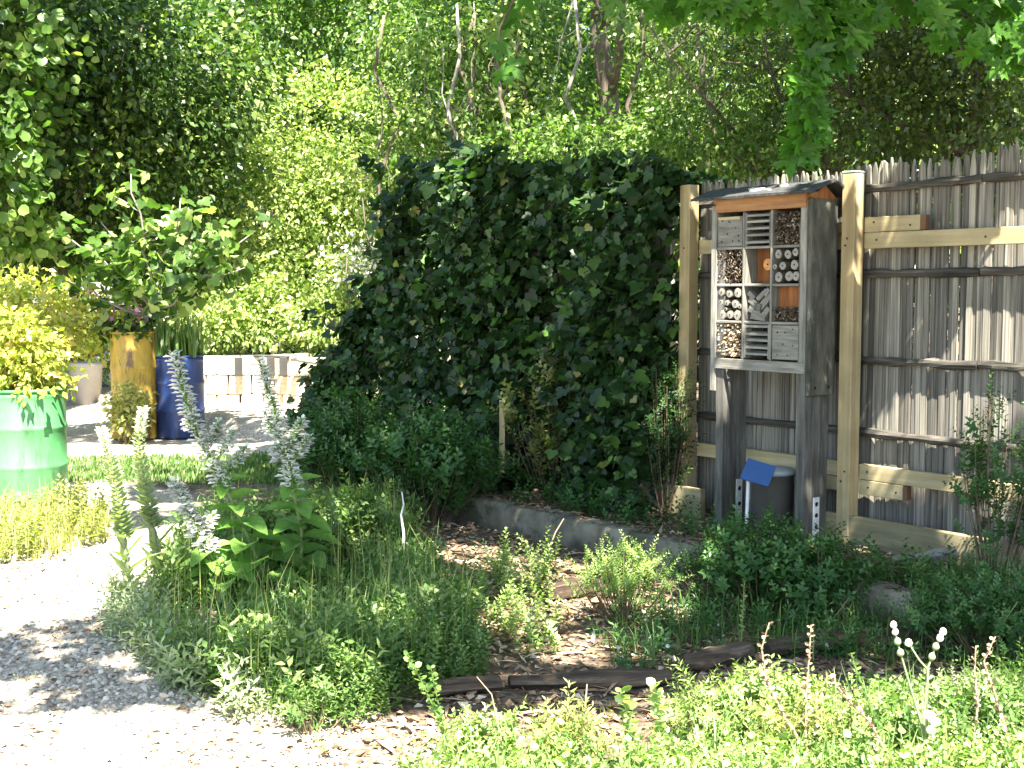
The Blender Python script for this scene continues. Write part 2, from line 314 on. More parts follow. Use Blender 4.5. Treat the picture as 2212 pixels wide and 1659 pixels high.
n1 = noise(nt, 26, 6); n2 = noise(nt, 3, 5); vor = nt.nodes.new('ShaderNodeTexVoronoi'); vor.inputs['Scale'].default_value = 60
tc = nt.nodes.new('ShaderNodeTexCoord'); nt.links.new(tc.outputs['Object'], vor.inputs[0])
soil = mix(nt, .6, ramp(nt, n1, [(.3, (.035, .024, .016)), (.5, (.10, .07, .045)), (.7, (.2, .15, .1))]), ramp(nt, n2, [(.3, (.6, .6, .6)), (.7, (1.3, 1.3, 1.3))]), 'MULTIPLY')
grav = mix(nt, .6, ramp(nt, vor.outputs['Color'], [(.1, (.2, .175, .14)), (.6, (.38, .335, .27)), (.95, (.52, .47, .39))]), ramp(nt, n2, [(.3, (.75, .72, .68)), (.7, (1.1, 1.1, 1.1))]), 'MULTIPLY')
nt.links.new(mix(nt, t, soil, grav), b.inputs['Base Color']); b.inputs['Roughness'].default_value = .95; bump(nt, b, n1, .8, .02)
g = link('ground', npmesh('ground', V, Fg, m, True, pathmask(X, Y).ravel())); tag(g, kind='structure')

# ------------------------------------------------------------------ fence
def board(name, x0, x1, y0, y1, z0, z1, mat, parent, bev=.003, jit=.0): return MB().box(x0, x1, y0, y1, z0, z1, bev, jit).obj(name, mat, parent)
fence = empty('paling_fence', FP(0, 0, 0), ROTF, 'weathered grey paling fence with bark rails behind the wooden insect hotel', 'fence')
pmes = []
for k in range(7):
    mb = MB(); w = .0186; V = []; prof = [(-1, 0), (-1, .96), (-.55, .99), (.1, 1.0), (.7, .985), (1, .95), (1, 0)]
    sk = rnd.uniform(-.3, .3); prof = [(x, y+(.008*rnd.uniform(-1, 1) if y > .5 else 0)) for x, y in prof]
    nseg = 6; rows = []
    for z in range(nseg):  # slightly bowed strip with thickness
        pass
    fr = [(x*w, -.008+.003*abs(x), y) for x, y in prof]; bk = [(x*w, .008, y) for x, y in prof]; n = len(prof)
    V = fr+bk; F = [tuple(range(n-1, -1, -1)), tuple(range(n, 2*n))]+[(i, (i+1) % n, n+(i+1) % n, n+i) for i in range(n)]
    mb.add(V, F); pmes.append(mb.mesh('paling', M['oldwood']))
s = -1.235; k = 0
while s < 2.3:
    h = 2.27+.012*math.sin(s*9)+rnd.uniform(-.008, .008)+(.02 if s > .86 else 0)-(.02 if s < 0 else 0)
    o = link('paling', pmes[k % 7], fence, (s, rnd.uniform(-.006, .006), .07), (rnd.uniform(-.004, .004), rnd.uniform(-.006, .006), rnd.uniform(-.18, .18)), (rnd.uniform(.85, 1.1), 1, h))
    s += rnd.uniform(.034, .040); k += 1
def oldrail(z, s0, s1, dz=0):
    mb = MB(); n = int((s1-s0)/.09)+2
    pts = [(s0+(s1-s0)*i/(n-1), -.034+rnd.uniform(-.004, .004), z+dz*i/(n-1)+rnd.uniform(-.003, .003)) for i in range(n)]
    mb.tube(pts, [.021+rnd.uniform(-.003, .003) for _ in pts], 7, squash=1.15, rj=.22); mb.obj('old_rail', M['oldrail'], fence)
for z, dz in ((2.165, .03), (1.70, 0), (1.20, 0), (.775, 0)): oldrail(z, -1.22, .83, dz); oldrail(z+(.03 if z > 2 else .006), .84, 2.3)
# new pine repair frame: two posts, rails and splice boards, kick boards
frame = empty('repair_frame', FP(0, -.06, 0), ROTF, 'new yellow pine posts and rails bracing the old grey paling fence', 'fence frame')
for s0, nm in ((.087, 'right'), (-1.21, 'left')):
    board('post', s0-.045, s0+.045, -.135, -.045, .0, 2.27 if s0 > 0 else 2.29, M['newwood'], frame, .005)
    if s0 > 0: board('post_cap', s0-.047, s0+.047, -.137, -.043, 2.272, 2.282, M['lid'], frame, .002)
for x0, x1 in ((-1.163, .04), (.134, 2.3)):
    board('rail', x0, x1, -.045, -.004, 1.842, 1.932, M['newrail'], frame)
    board('rail', x0, x1, -.045, -.004, .512, .600, M['newrail'], frame)
board('splice_board', .134, .50, -.046, -.004, 1.935, 2.02, M['newrail'], frame)
MB().box(.501, .535, -.043, -.006, 1.937, 2.018).obj('splice_end', M['endgrain'], frame)
board('splice_board', -.4, .04, -.046, -.004, 1.935, 2.0, M['newrail'], frame)
board('splice_board', .134, .43, -.048, -.004, .425, .509, M['newrail'], frame); MB().box(.431, .46, -.046, -.006, .427, .507).obj('splice_end', M['endgrain'], frame)
board('splice_board', -.4, .04, -.048, -.004, .425, .509, M['newrail'], frame)
for x, y, z in ((.20, -.047, 1.99), (.44, -.047, 1.965), (.22, -.0465, 1.89), (.9, -.0465, 1.885), (1.35, -.0465, 1.89), (.19, -.0465, .56), (.2, -.0495, .47), (.39, -.0495, .465), (.7, -.0465, .555), (1.2, -.0465, .56), (.087, -.137, 1.9), (.075, -.137, 1.86), (.1, -.137, .56), (.075, -.137, .5), (-1.21, -.137, 1.88), (-1.2, -.137, .55), (-.3, -.047, 1.965), (-.3, -.0465, .56)):
    mb = MB(); mb.tube([(x, y, z), (x, y-.003, z)], .006, 7); mb.obj('screw_head', M['black'], frame)
for s0, s1 in ((-.09, 1.18), (1.185, 2.3)):
    o = MB().box(s0, s1, -.19, -.145, .04, .305, .004).obj('retaining_board', M['kick'], None, loc=FP(0, 0, 0), rot=(0, 0, ROTF))
    tag(o, 'yellowish retaining board at foot of the paling fence, '+('starting at the thick pine post' if s0 < 0 else 'running out of the right edge'), 'board')
o = MB().box(-1.6, -.94, -.3, -.25, .05, .33, .004).obj('retaining_board', M['kick'], None, loc=FP(0, 0, 0), rot=(0, 0, ROTF)); tag(o, 'short retaining board at the foot of the left pine post beside the insect hotel', 'board')

# ------------------------------------------------------------------ insect hotel
HO = FP(-.772, -.40, 0); hotel = empty('insect_hotel', HO, ROTF, 'tall wooden insect hotel on two timber legs with twelve stuffed cells and dark roof', 'insect hotel')
D = .228; WD = .772
# local x: width 0..WD, y: 0..D depth, z up
def slab(name, x0, x1, y0, y1, z0, z1, mat, par=hotel, bev=.003, jit=0.0, **k): return MB().box(x0, x1, y0, y1, z0, z1, bev, jit).obj(name, mat, par, **k)
slab('side_panel', 0, .045, -.004, D, .985, 2.12, M['greywood']); 
sp = slab('side_panel', WD-.03, WD, .0, D, 1.0, 2.125, M['darkpanel']); 
slab('stile', WD-.078, WD-.033, -.008, .03, 1.13, 2.10, M['greywood'])
for z0, par_y in ((1.03, .05), (1.03, .17)): 
    mb = MB(); mb.tube([(WD+.0015, par_y, 1.045), (WD-.01, par_y, 1.045)], .010, 8); mb.obj('bolt_hole', M['hole'], sp)
for i, (x0, x1) in enumerate(((.047, .105), (WD-.094, WD-.034))):
    mb = MB(); 
    rows = 14; zz = [-.1+(2.0+.1)*j/rows for j in range(rows+1)]; V = []; F = []
    for j, z in enumerate(zz):
        for (x, y) in ((x0, .006), (x1, .006), (x1, .215), (x0, .215)): V.append((x+rnd.uniform(-.0035, .0035), y+rnd.uniform(-.003, .003), z))
    for j in range(rows):
        for q in range(4): r_ = (q+1) % 4; F.append((j*4+q, j*4+r_, j*4+4+r_, j*4+4+q))
    F += [(3, 2, 1, 0), tuple(rows*4+q for q in range(4))]; mb.add(V, F)
    if i == 1: V = V
    mb.obj('leg', M['legwood'], hotel)
slab('ledge', .046, WD-.034, -.012, .0045, 1.125, 1.190, M['greyh'])
slab('back_board', .046, WD-.032, D-.03, D-.012, 1.15, 2.10, M['back'], bev=0)
slab('top_beam', .046, WD-.034, -.018, .010, 2.075, 2.155, M['orange'])
slab('roof_beam', .0, WD-.005, .012, .05, 2.13, 2.165, M['orange'])
# gable end
mb = MB(); V = [(WD-.032, -.0, 2.126), (WD-.032, D, 2.126), (WD-.032, D/2, 2.205), (WD-.004, 0, 2.126), (WD-.004, D, 2.126), (WD-.004, D/2, 2.205)]; mb.add(V, [(0, 2, 1), (3, 4, 5), (0, 1, 4, 3), (1, 2, 5, 4), (2, 0, 3, 5)]); mb.obj('gable', M['brownin'], hotel)
def roof(y0, z0, y1, z1, nm):
    mb = MB(); n = 12; V = []; F = []
    for i in range(n+1):
        x = -.10+(WD+.16)*i/n
        for y, z in ((y0, z0), (y1, z1)):
            for dz in (0, .016): V.append((x, y, z+dz+rnd.uniform(-.002, .002)))
    for i in range(n):
        a = i*4; F += [(a, a+4, a+6, a+2), (a+1, a+3, a+7, a+5), (a, a+1, a+5, a+4), (a+2, a+6, a+7, a+3)]
    F += [(0, 2, 3, 1), (n*4, n*4+1, n*4+3, n*4+2)]; mb.add(V, F); return mb.obj(nm, M['felt'], hotel)
roof(-.085, 2.148, D/2, 2.218, 'roof_slope'); roof(D/2+.001, 2.218, D+.11, 2.148, 'roof_slope')
for x, y, w, d_ in ((.36, .0, .07, .03), (.30, .03, .05, .015), (.46, -.02, .03, .01), (.66, .06, .03, .02), (.52, .05, .04, .012)):
    z = 2.168+ (y+.085)/(D/2+.085)*.07; mb = MB(); n = 7
    V = [(x+math.cos(a)*w*rnd.uniform(.6, 1), y+math.sin(a)*d_*rnd.uniform(.6, 1), z+math.sin(a)*d_*.35+rnd.uniform(0, .008)) for a in [6.28*i/n for i in range(n)]]
    V2 = [(a, b_, c-.006) for a, b_, c in V]; mb.add(V+V2, [tuple(range(n)), tuple(range(2*n-1, n-1, -1))]+[(i, n+i, n+(i+1) % n, (i+1) % n) for i in range(n)]); mb.obj('bark_flake', M['palewall'], hotel)
# grid
XC = [.047, .262, .478, .694]; ZR = [1.190, 1.413, 1.636, 1.859, 2.073]
for x in XC[1:3]: slab('divider', x-.008, x+.008, -.004, .18, 1.191, 2.074, M['greywood'])
for z in ZR[1:4]:
    for c in range(3): slab('shelf', XC[c]+.009 if c else XC[c], XC[c+1]-.009, -.003, .18, z-.008, z+.008, M['greyh'])
def cell(r, c):
    x0 = XC[c]+(.009 if c else .002); x1 = XC[c+1]-(.009 if c < 2 else .003); i = 3-r
    return x0, x1, ZR[i]+.009, ZR[i+1]-.009
def drilled(r, c, holes):
    x0, x1, z0, z1 = cell(r, c)
    if r == 0: z1 -= .012
    o = slab('drilled_block', x0+.004, x1-.004, -.001, .14, z0+.002, z1-.003, M['greyh'])
    for hx, hz in holes:
        mb = MB(); x = x0+(x1-x0)*hx; z = z0+(z1-z0)*hz; mb.tube([(x, .01, z), (x, -.0025, z)], rnd.uniform(.004, .0062), 7, rj=.15); mb.obj('hole', M['hole'], o)
    return o
d0 = drilled(0, 0, [(.2, .85), (.45, .83), (.78, .93), (.72, .6), (.4, .42), (.18, .18), (.6, .18), (.85, .18), (.84, .35), (.5, .8)])
slab('cleat', cell(0, 0)[0]+.006, cell(0, 0)[1]-.02, -.006, -.002, cell(0, 0)[3]-.035, cell(0, 0)[3]-.016, M['newrail'])
drilled(3, 2, [(.22, .78), (.5, .78), (.78, .88), (.42, .45), (.78, .42), (.22, .14), (.6, .14)])
def slats(r, c, n=5):
    x0, x1, z0, z1 = cell(r, c); dz = (z1-z0)/n
    for i in range(n):
        z = z0+dz*(i+.5)+rnd.uniform(-.003, .003); mb = MB(); y = .0
        V = [(x0+.012, y, z+.010), (x1-.012, y, z+.010), (x1-.012, y+.05, z+.022), (x0+.012, y+.05, z+.022)]; V += [(a, b_, q-.013) for a, b_, q in V]
        mb.add(V, [(0, 1, 2, 3), (7, 6, 5, 4), (0, 4, 5, 1), (1, 5, 6, 2), (2, 6, 7, 3), (3, 7, 4, 0)]); mb.obj('slat', M['greyh'], hotel)
    slab('slat_frame', x0, x0+.012, -.002, .06, z0, z1, M['greywood']); slab('slat_frame', x1-.012, x1, -.002, .06, z0, z1, M['greywood'])
slats(0, 1); slats(3, 1)
def logs(r, c, spots, cut=1.0):
    x0, x1, z0, z1 = cell(r, c)
    for lx, lz, lr in spots:
        x = x0+(x1-x0)*lx; z = z0+(z1-z0)*lz; n = 10; y = rnd.uniform(-.004, .012)
        an0 = rnd.uniform(0, 6); rs = [lr*rnd.uniform(.88, 1.08) for _ in range(n)]
        mb = MB(); V = []; 
        for yy, q in ((.0, .9), (.004, 1), (.12, 1)):
            for k in range(n): an = 6.2832*k/n; V.append((math.cos(an)*rs[k]*q, yy, math.sin(an)*rs[k]*q))
        F = [(a_*n+k, a_*n+(k+1) % n, a_*n+n+(k+1) % n, a_*n+n+k) for a_ in range(2) for k in range(n)]; mb.add(V, F)
        o = mb.obj('log', M['logside'], hotel, loc=(x, y, z))
        e = MB(); e.add([(math.cos(6.2832*k/n)*rs[k]*.93, -.0015, math.sin(6.2832*k/n)*rs[k]*.93) for k in range(n)]+[(0, -.0035, 0)], [(k, (k+1) % n, n) for k in range(n)]); e.obj('cut_face', M['logend'], o)
        e = MB(); e.tube([(0, .0, 0), (0, -.0052, 0)], .0045, 6); e.obj('hole', M['hole'], o)
logs(1, 2, [(.2, .82, .029), (.52, .82, .027), (.83, .87, .024), (.35, .5, .026), (.77, .52, .030), (.2, .18, .031), (.57, .2, .031), (.86, .2, .028), (.1, .47, .017)])
logs(2, 0, [(.2, .84, .025), (.48, .8, .027), (.83, .82, .031), (.13, .55, .024), (.4, .52, .019), (.72, .5, .029), (.2, .18, .030), (.52, .17, .028), (.83, .16, .031), (.92, .42, .017), (.34, .34, .012)])
# empty cell with one orange log
x0, x1, z0, z1 = cell(1, 1); slab('cell_lining', x0, x1, .11, .12, z0, z1, M['brownin'], bev=0); slab('cell_lining', x0+.001, x0+.006, .0, .109, z0, z1, M['greywood'], bev=0)
mb = MB(); mb.tube([(0, 0, 0), (0, .06, 0)], .036, 16); o = mb.obj('log', M['logside'], hotel, loc=(x0+(x1-x0)*.72, .045, z0+(z1-z0)*.55), smooth=False)
mb = MB(); mb.tube([(0, -.003, 0), (0, .001, 0)], .034, 18); mb.obj('cut_face', M['logorange'], o); mb = MB(); mb.tube([(0, -.005, 0), (0, -.002, 0)], .006, 8); mb.obj('hole', M['hole'], o)
# leaning tile / wedge cell
x0, x1, z0, z1 = cell(2, 1); cx = (x0+x1)/2; cz = (z0+z1)/2
for dx, dz, an, w, h in ((-.05, .01, 35, .10, .04), (-.065, .05, 38, .08, .035), (.045, .015, -42, .15, .04), (.02, .055, -38, .12, .03), (-.045, -.045, 30, .12, .045), (.04, -.06, -48, .13, .04), (-.01, -.075, 8, .15, .05), (.06, .07, -50, .07, .03), (-.01, -.02, 12, .07, .05)):
    a = math.radians(an); mb = MB().box(-w/2, w/2, 0, .12, -h/2, h/2, .002, .002); mb.obj('wood_wedge', M['legwood'] if rnd.random() < .4 else M['greyh'], hotel, loc=(min(max(cx+dx, x0+.035), x1-.035), .012+rnd.uniform(0, .012), cz+dz), rot=(0, a, 0), scale=(.75, 1, .9))
def reeds(r, c, n, rr, mat, zf=1.0, name='twig_bundle'):
    x0, x1, z0, z1 = cell(r, c); mb = MB(); z1 = z0+(z1-z0)*zf
    for i in range(n):
        x = rnd.uniform(x0+rr, x1-rr); z = rnd.uniform(z0+rr, z1-rr); y = rnd.uniform(-.006, .03); q = rr*rnd.uniform(.6, 1.3); a = rnd.uniform(0, 3); 
        mb.tube([(x, y, z), (x+rnd.uniform(-.01, .01), y+.06, z+rnd.uniform(-.01, .01))], q, 5, t=rnd.random()**1.2)
    mb.obj(name, mat, hotel, kind='stuff')
def cones(r, c, n, zf=1.0):
    x0, x1, z0, z1 = cell(r, c); mb = MB(); z1 = z0+(z1-z0)*zf
    for i in range(n):
        p = np.array([rnd.uniform(x0+.008, x1-.008), rnd.uniform(0, .05), rnd.uniform(z0+.006, z1-.006)]); d = np.array([rnd.uniform(-1, 1), rnd.uniform(-.5, .5), rnd.uniform(-1, 1)]); d = d/np.linalg.norm(d)*rnd.uniform(.006, .014)
        q = p-d; e_ = p+d; q[0] = min(max(q[0], x0), x1); e_[0] = min(max(e_[0], x0), x1); q[2] = min(max(q[2], z0), z1); e_[2] = min(max(e_[2], z0), z1)
        mb.tube([q, e_], [rnd.uniform(.003, .007), rnd.uniform(.001, .004)], 4, t=rnd.random()**1.6)
    mb.obj('bark_chip_filling', M['reed'], hotel, kind='stuff')
cones(0, 2, 420); reeds(0, 2, 60, .004, M['reed']); cones(1, 0, 420); reeds(1, 0, 50, .004, M['reed'])
reeds(3, 0, 190, .0055, M['reedpale']); cones(2, 2, 240, .42)
x0, x1, z0, z1 = cell(2, 2)
for k in range(3): slab('lining_board', x0+(x1-x0)*k/3+.001, x0+(x1-x0)*(k+1)/3-.001, .06, .075, z0+.03, z1, M['brownin'], bev=.001)
# metal brackets on legs
def bracket(name, x, y, z0, z1, n):
    o = MB().box(x, x+.004, y, y+.055, z0, z1).obj(name, M['white'], hotel)
    for i in range(n):
        z = z0+(z1-z0)*(i+.6)/(n+.2); mb = MB(); mb.tube([(x+.0045, y+.028, z), (x+.007, y+.028, z)], .014, 8, rj=.2); mb.obj('bolt_head', M['black'], o)
bracket('foot_bracket', .107, .13, .12, .43, 3); bracket('foot_bracket', WD-.033, .09, .12, .40, 4)
# bin with lid, blue board
o = empty('round_bin', HO+np.append(E2*.46+N2*.06, .12), ROTF, 'dark brown round bin with grey lid standing under the insect hotel', 'bin')
MB().lathe([(0, 0), (.11, 0), (.118, .03), (.128, .38), (.132, .385), (.132, .41), (.125, .41), (.12, .38)], 28).obj('body', M['bin'], o, True)
MB().lathe([(0, .44), (.06, .438), (.125, .425), (.14, .415), (.14, .395), (.134, .395), (.13, .41), (0, .412)], 28).obj('lid', M['lid'], o, True)
sg = empty('blue_board', at(1612, 1105, 7.2), ROTF+.5, 'tilted blue board on a thin pale stake between the hotel legs', 'sign')
MB().box(-.085, .085, -.006, .006, -.07, .07, .002).obj('board', M['bluepanel'], sg, loc=(.07, -.02, .235), rot=(math.radians(-38), math.radians(14), 0))
MB().tube([(0, 0, -.12), (.01, 0, .2)], .010, 6).obj('stake', M['white'], sg)
# ------------------------------------------------------------------ raised bed wall and timbers
bw = empty('concrete_bed_wall', FP(0, WALL_D, 0), ROTF, 'low stained concrete wall edging the raised bed in front of the insect hotel', 'wall')
xs = [-2.5, -1.35, .02, .75, 1.45, 2.6]
for i in range(5):
    mb = MB(); n = 10; V = []; F = []; x0, x1 = xs[i]+.004, xs[i+1]-.004
    for j in range(n+1):
        x = x0+(x1-x0)*j/n
        for y, z in ((-.05, -.1), (-.05, .178), (-.035, .195), (.07, .2), (.085, .19), (.085, -.1)): V.append((x, y+rnd.uniform(-.005, .005), z+(rnd.uniform(-.008, .006) if z > 0 else 0)))
    for j in range(n):
        for k in range(6): l = (k+1) % 6; F.append((j*6+k, j*6+6+k, j*6+6+l, j*6+l))
    F += [tuple(range(6)), tuple(n*6+5-k for k in range(6))]; mb.add(V, F); mb.obj('wall_section', M['concrete'], bw, True)
def timber(p0, p1, r, label, sq=.7, mat='logwood', n=10, name='timber_log', cat='log', wob=.012, sink=.0):
    p0 = np.array(p0); p1 = np.array(p1); L = np.linalg.norm(p1-p0); k = max(4, int(L/.12)); mb = MB(); pts = [p0+(p1-p0)*i/k+np.array([0, rnd.uniform(-wob, wob), rnd.uniform(-wob, wob)*.6]) for i in range(k+1)]
    a = math.atan2(p1[1]-p0[1], p1[0]-p0[0]); loc = pts[0].copy(); M3 = np.array([[math.cos(a), math.sin(a), 0], [-math.sin(a), math.cos(a), 0], [0, 0, 1]])
    mb.tube([M3@(p-loc) for p in pts], [r*(.7 if i in (0, k) else rnd.uniform(.82, 1.12)) for i in range(k+1)], n, rj=.22, squash=sq); o = mb.obj(name, M[mat], None, loc=loc, rot=(0, 0, a)); return tag(o, label, cat)
timber(G(785, 1520)+[0, 0, .03], G(1080, 1490)+[0, 0, .03], .055, 'rotten brown timber edging left of centre at the front, beyond the sunlit weeds')
timber(G(1100, 1485)+[0, 0, .03], G(1450, 1470)+[0, 0, .01], .05, 'low rotten timber edging right of the tall bent grass heads')
timber(G(1470, 1450)+[0, 0, .04], G(1620, 1425)+[0, 0, .04], .06, 'short weathered log behind the leafy sunlit herb')
timber(G(1650, 1420)+[0, 0, .04], G(2120, 1385)+[0, 0, .05], .075, 'long dark rotten log lying behind the dry stalks at right', .6)
timber(G(1175, 1300)+[0, 0, .05], G(1300, 1285)+[0, 0, .05], .07, 'short split log on the dead leaves in the middle', .8)
timber(at(1925, 1212, 6.35), at(2065, 1190, 6.25), .03, 'grey driftwood branch leaning on the retaining board', .9, 'palebark', 7, 'driftwood', 'branch', .02)
o = MB().tube([(0, 0, -.1), (.005, 0, .2), (0, 0, .42)], [.022, .02, .018], 5, rj=.15).obj('wooden_stake', M['newwood'], None, loc=at(1084, 990, 8.9)); tag(o, 'short rough wooden stake standing before the dark vines', 'stake')

# ------------------------------------------------------------------ scatter on the ground
def inpoly(x, y, poly):
    r = np.zeros(len(x), bool); n = len(poly)
    for i in range(n):
        x0, y0 = poly[i]; x1, y1 = poly[(i+1) % n]; c = ((y0 > y) != (y1 > y)) & (x < (x1-x0)*(y-y0)/((y1-y0)+1e-12)+x0); r ^= c
    return r
def sample(poly, n, dens=None):
    p = np.array([q[:2] for q in poly]); lo = p.min(0); hi = p.max(0); out = []; tot = 0
    while tot < n:
        q = lo+(hi-lo)*R.rand(n*3, 2); k = inpoly(q[:, 0], q[:, 1], p)
        if dens is not None: k &= R.rand(len(q)) < dens(q[:, 0], q[:, 1])
        out.append(q[k]); tot += k.sum()
    return np.concatenate(out)[:n]
def onground(q, dz=0): return np.stack([q[:, 0], q[:, 1], ground_z(q[:, 0], q[:, 1])+dz], 1)
def gp(*pts): return [G(*p) for p in pts]
T_STONE = (np.array([(-.5, -.4, 0), (.45, -.5, 0), (.5, .4, 0), (-.4, .5, 0), (-.25, -.2, .45), (.3, -.15, .4), (.15, .3, .42)], float),
           np.array([(0, 1, 4), (1, 5, 4), (1, 2, 5), (2, 6, 5), (2, 3, 6), (3, 4, 6), (3, 0, 4), (4, 5, 6)]))
def flatcloud(name, q, tmpl, size, mat, tilt=.3, dz=.0, tint=None, label=None, cat=None):
    n = len(q); a = R.rand(n)*6.283; tip = np.stack([np.cos(a), np.sin(a), R.normal(size=n)*tilt*.6], 1); nor = unit(np.array([0, 0, 1])+R.normal(size=(n, 3))*tilt)
    o = cloud(name, tmpl, onground(q, dz), tip, nor, size, mat, None, tint, 'stuff'); return tag(o, label, cat)
pathpoly = [(-2.6, 3.6), (.3, 3.6), (-.2, 4.4), (-.75, 4.8), (-1.3, 5.3), (-1.9, 6.2), (-2.4, 7.6), (-2.9, 9), (-5, 9), (-3.2, 6), (-2.4, 4.2)]
q = sample(pathpoly, 15000, lambda x, y: np.clip((9.5-y)/6, 0.1, 1)); flatcloud('gravel', q, T_STONE, .010+.022*R.rand(len(q))**3, M['gravel'], .35, 0, None, 'pale loose gravel stones on the path at left', 'gravel')
bedpoly = [FP(-2.4, -1.0)[:2], FP(2.2, -1.0)[:2], FP(2.2, -.2)[:2], FP(-2.4, -.2)[:2]]
mul = gp((700, 1659), (560, 1500), (760, 1180), (1000, 1100), (1500, 1230), (2300, 1330), (2330, 1560), (1500, 1560), (900, 1659))
q = np.concatenate([sample(mul, 9000), sample(bedpoly, 3500)]); flatcloud('leaf_litter', q, T_OVAL, .02+.045*R.rand(len(q))**1.5, M['litter'], .45, .006, np.clip(R.normal(.5, .28, len(q)), 0, 1), 'brown dead leaves and bark mulch around the raised bed', 'leaf litter')
n = 2200; q = np.concatenate([sample(mul, 1700), sample(bedpoly, 500)]); flatcloud('fallen_twigs', q, (T_NARROW[0]*np.array([.35, 1, .4]), T_NARROW[1]), .05+.2*R.rand(len(q))**2, M['litter'], .2, .012, .4+.6*R.rand(len(q)), 'thin dry twigs and straw scattered over the mulch', 'twigs')
q = sample(pathpoly, 4200, lambda x, y: np.clip(.35+.9*vnoise(x*2.5, y*2.5, 61)+np.clip(x+1.6, 0, 1), .03, 1)); flatcloud('path_debris', q, T_OVAL, .015+.03*R.rand(len(q)), M['litter'], .4, .006, .3+.6*R.rand(len(q)), 'small dry leaves strewn over the gravel path', 'dead leaves')

q = sample([FP(-2.4, WALL_D-.03)[:2], FP(2.2, WALL_D-.03)[:2], FP(2.2, WALL_D+.08)[:2], FP(-2.4, WALL_D+.08)[:2]], 420); Pn = np.stack([q[:, 0], q[:, 1], np.full(len(q), .203)], 1)
cl = cloud('wall_litter', T_OVAL, Pn, rdir(len(q))*[1, 1, .25], unit(rdir(len(q))*.4+[0, 0, 1]), .02+.03*R.rand(len(q)), M['litter'], None, .6*R.rand(len(q)), 'stuff'); tag(cl, 'crumbs and dead leaves lying along the top of the concrete wall', 'leaf litter')
# ------------------------------------------------------------------ weeds: sprig clouds and grasses
def sprig(nl, leaf, lsz, h, bushy=.5):
    parts = []; mb = []; z = np.linspace(.15, 1, nl)*h; a = np.arange(nl)*2.4
    P = np.stack([.02*np.sin(z*9)*0, 0*z, z], 1); tip = np.stack([np.cos(a), np.sin(a), .25+.5*np.linspace(0, 1, nl)], 1); nor = np.stack([-np.cos(a)*.4, -np.sin(a)*.4, np.ones(nl)], 1)
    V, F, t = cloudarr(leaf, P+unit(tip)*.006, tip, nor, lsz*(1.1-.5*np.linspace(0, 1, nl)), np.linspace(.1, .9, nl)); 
    st = np.array([(-.0022, 0, 0), (.0022, 0, 0), (0, .003, 0), (0, 0, h)]); sf = np.array([(0, 1, 3), (1, 2, 3), (2, 0, 3)])
    return np.concatenate([V, st]), np.concatenate([F, sf+len(V)]), np.concatenate([t, np.full(4, .5)])
def field(name, P, tm, size, mat, lean=.35, tint=None, parent=None, bias=(0, 0)):
    """place whole sprigs: template local z is up"""
    V0, F1, t0 = tm; n = len(P); up = unit(np.stack([R.normal(size=n)*lean+bias[0], R.normal(size=n)*lean+bias[1], np.ones(n)], 1)); a = R.rand(n)*6.283
    sd = np.stack([np.cos(a), np.sin(a), np.zeros(n)], 1); Rm = frames(sd, up); Rm = Rm  # cols x,y,z with z~up after orthogonalisation
    z = up; y = unit(sd-(sd*z).sum(1, keepdims=True)*z); x = np.cross(y, z); Rm = np.stack([x, y, z], 2)
    V = np.einsum('nij,nkj->nki', Rm, V0[None]*np.broadcast_to(size, (n,))[:, None, None])+P[:, None]
    F = F1[None]+(np.arange(n)*len(V0))[:, None, None]; tt = (t0[None]*.5+(R.rand(n) if tint is None else tint)[:, None]*.5)
    return V.reshape(-1, 3), F.reshape(-1, 3), np.clip(tt, 0, 1).ravel()
def blades(P, h, w, lean=.5):
    n = len(P); a = R.rand(n)*6.283; d = np.stack([np.cos(a), np.sin(a), np.zeros(n)], 1); s_ = np.stack([-np.sin(a), np.cos(a), np.zeros(n)], 1)*w[:, None]/2
    l = (R.rand(n)*lean)[:, None]; up = np.array([0, 0, 1.]); hh = h[:, None]
    p0 = P; p1 = P+up*hh*.55+d*hh*l*.25; p2 = P+up*hh*.95*(1-.3*l)+d*hh*l*.9
    V = np.stack([p0-s_, p0+s_, p1-s_*.8, p1+s_*.8, p2], 1); F = np.array([(0, 1, 3), (0, 3, 2), (2, 3, 4)])[None]+(np.arange(n)*5)[:, None, None]
    return V.reshape(-1, 3), F.reshape(-1, 3), np.repeat(R.rand(n), 5)
SP_A = sprig(14, T_OVAL, .26, 1); SP_B = sprig(22, T_OVAL, .15, 1); SP_C = sprig(16, T_NARROW, .3, 1); SP_R = sprig(12, T_ROUND, .24, 1)
def weeds(name, poly, n, tm, h0, h1, mat, label, cat, lean=.3, dens=None, dz=0, extra=None):
    q = sample(poly, n, dens); P = onground(q, dz); parts = [field('', P, tm, h0+(h1-h0)*R.rand(n), mat, lean)]
    if extra: parts += extra
    V, F, t = join(parts); o = link(name, npmesh(name, V, F, mat, attr=t), kind='stuff'); return tag(o, label, cat)
def grassy(name, poly, n, h0, h1, mat, label, cat='grass', w=.006, lean=.7, dens=None):
    q = sample(poly, n, dens); V, F, t = blades(onground(q, -.01), h0+(h1-h0)*R.rand(n)**1.5, w*(.5+R.rand(n)), lean); o = link(name, npmesh(name, V, F, mat, attr=t), kind='stuff'); return tag(o, label, cat)
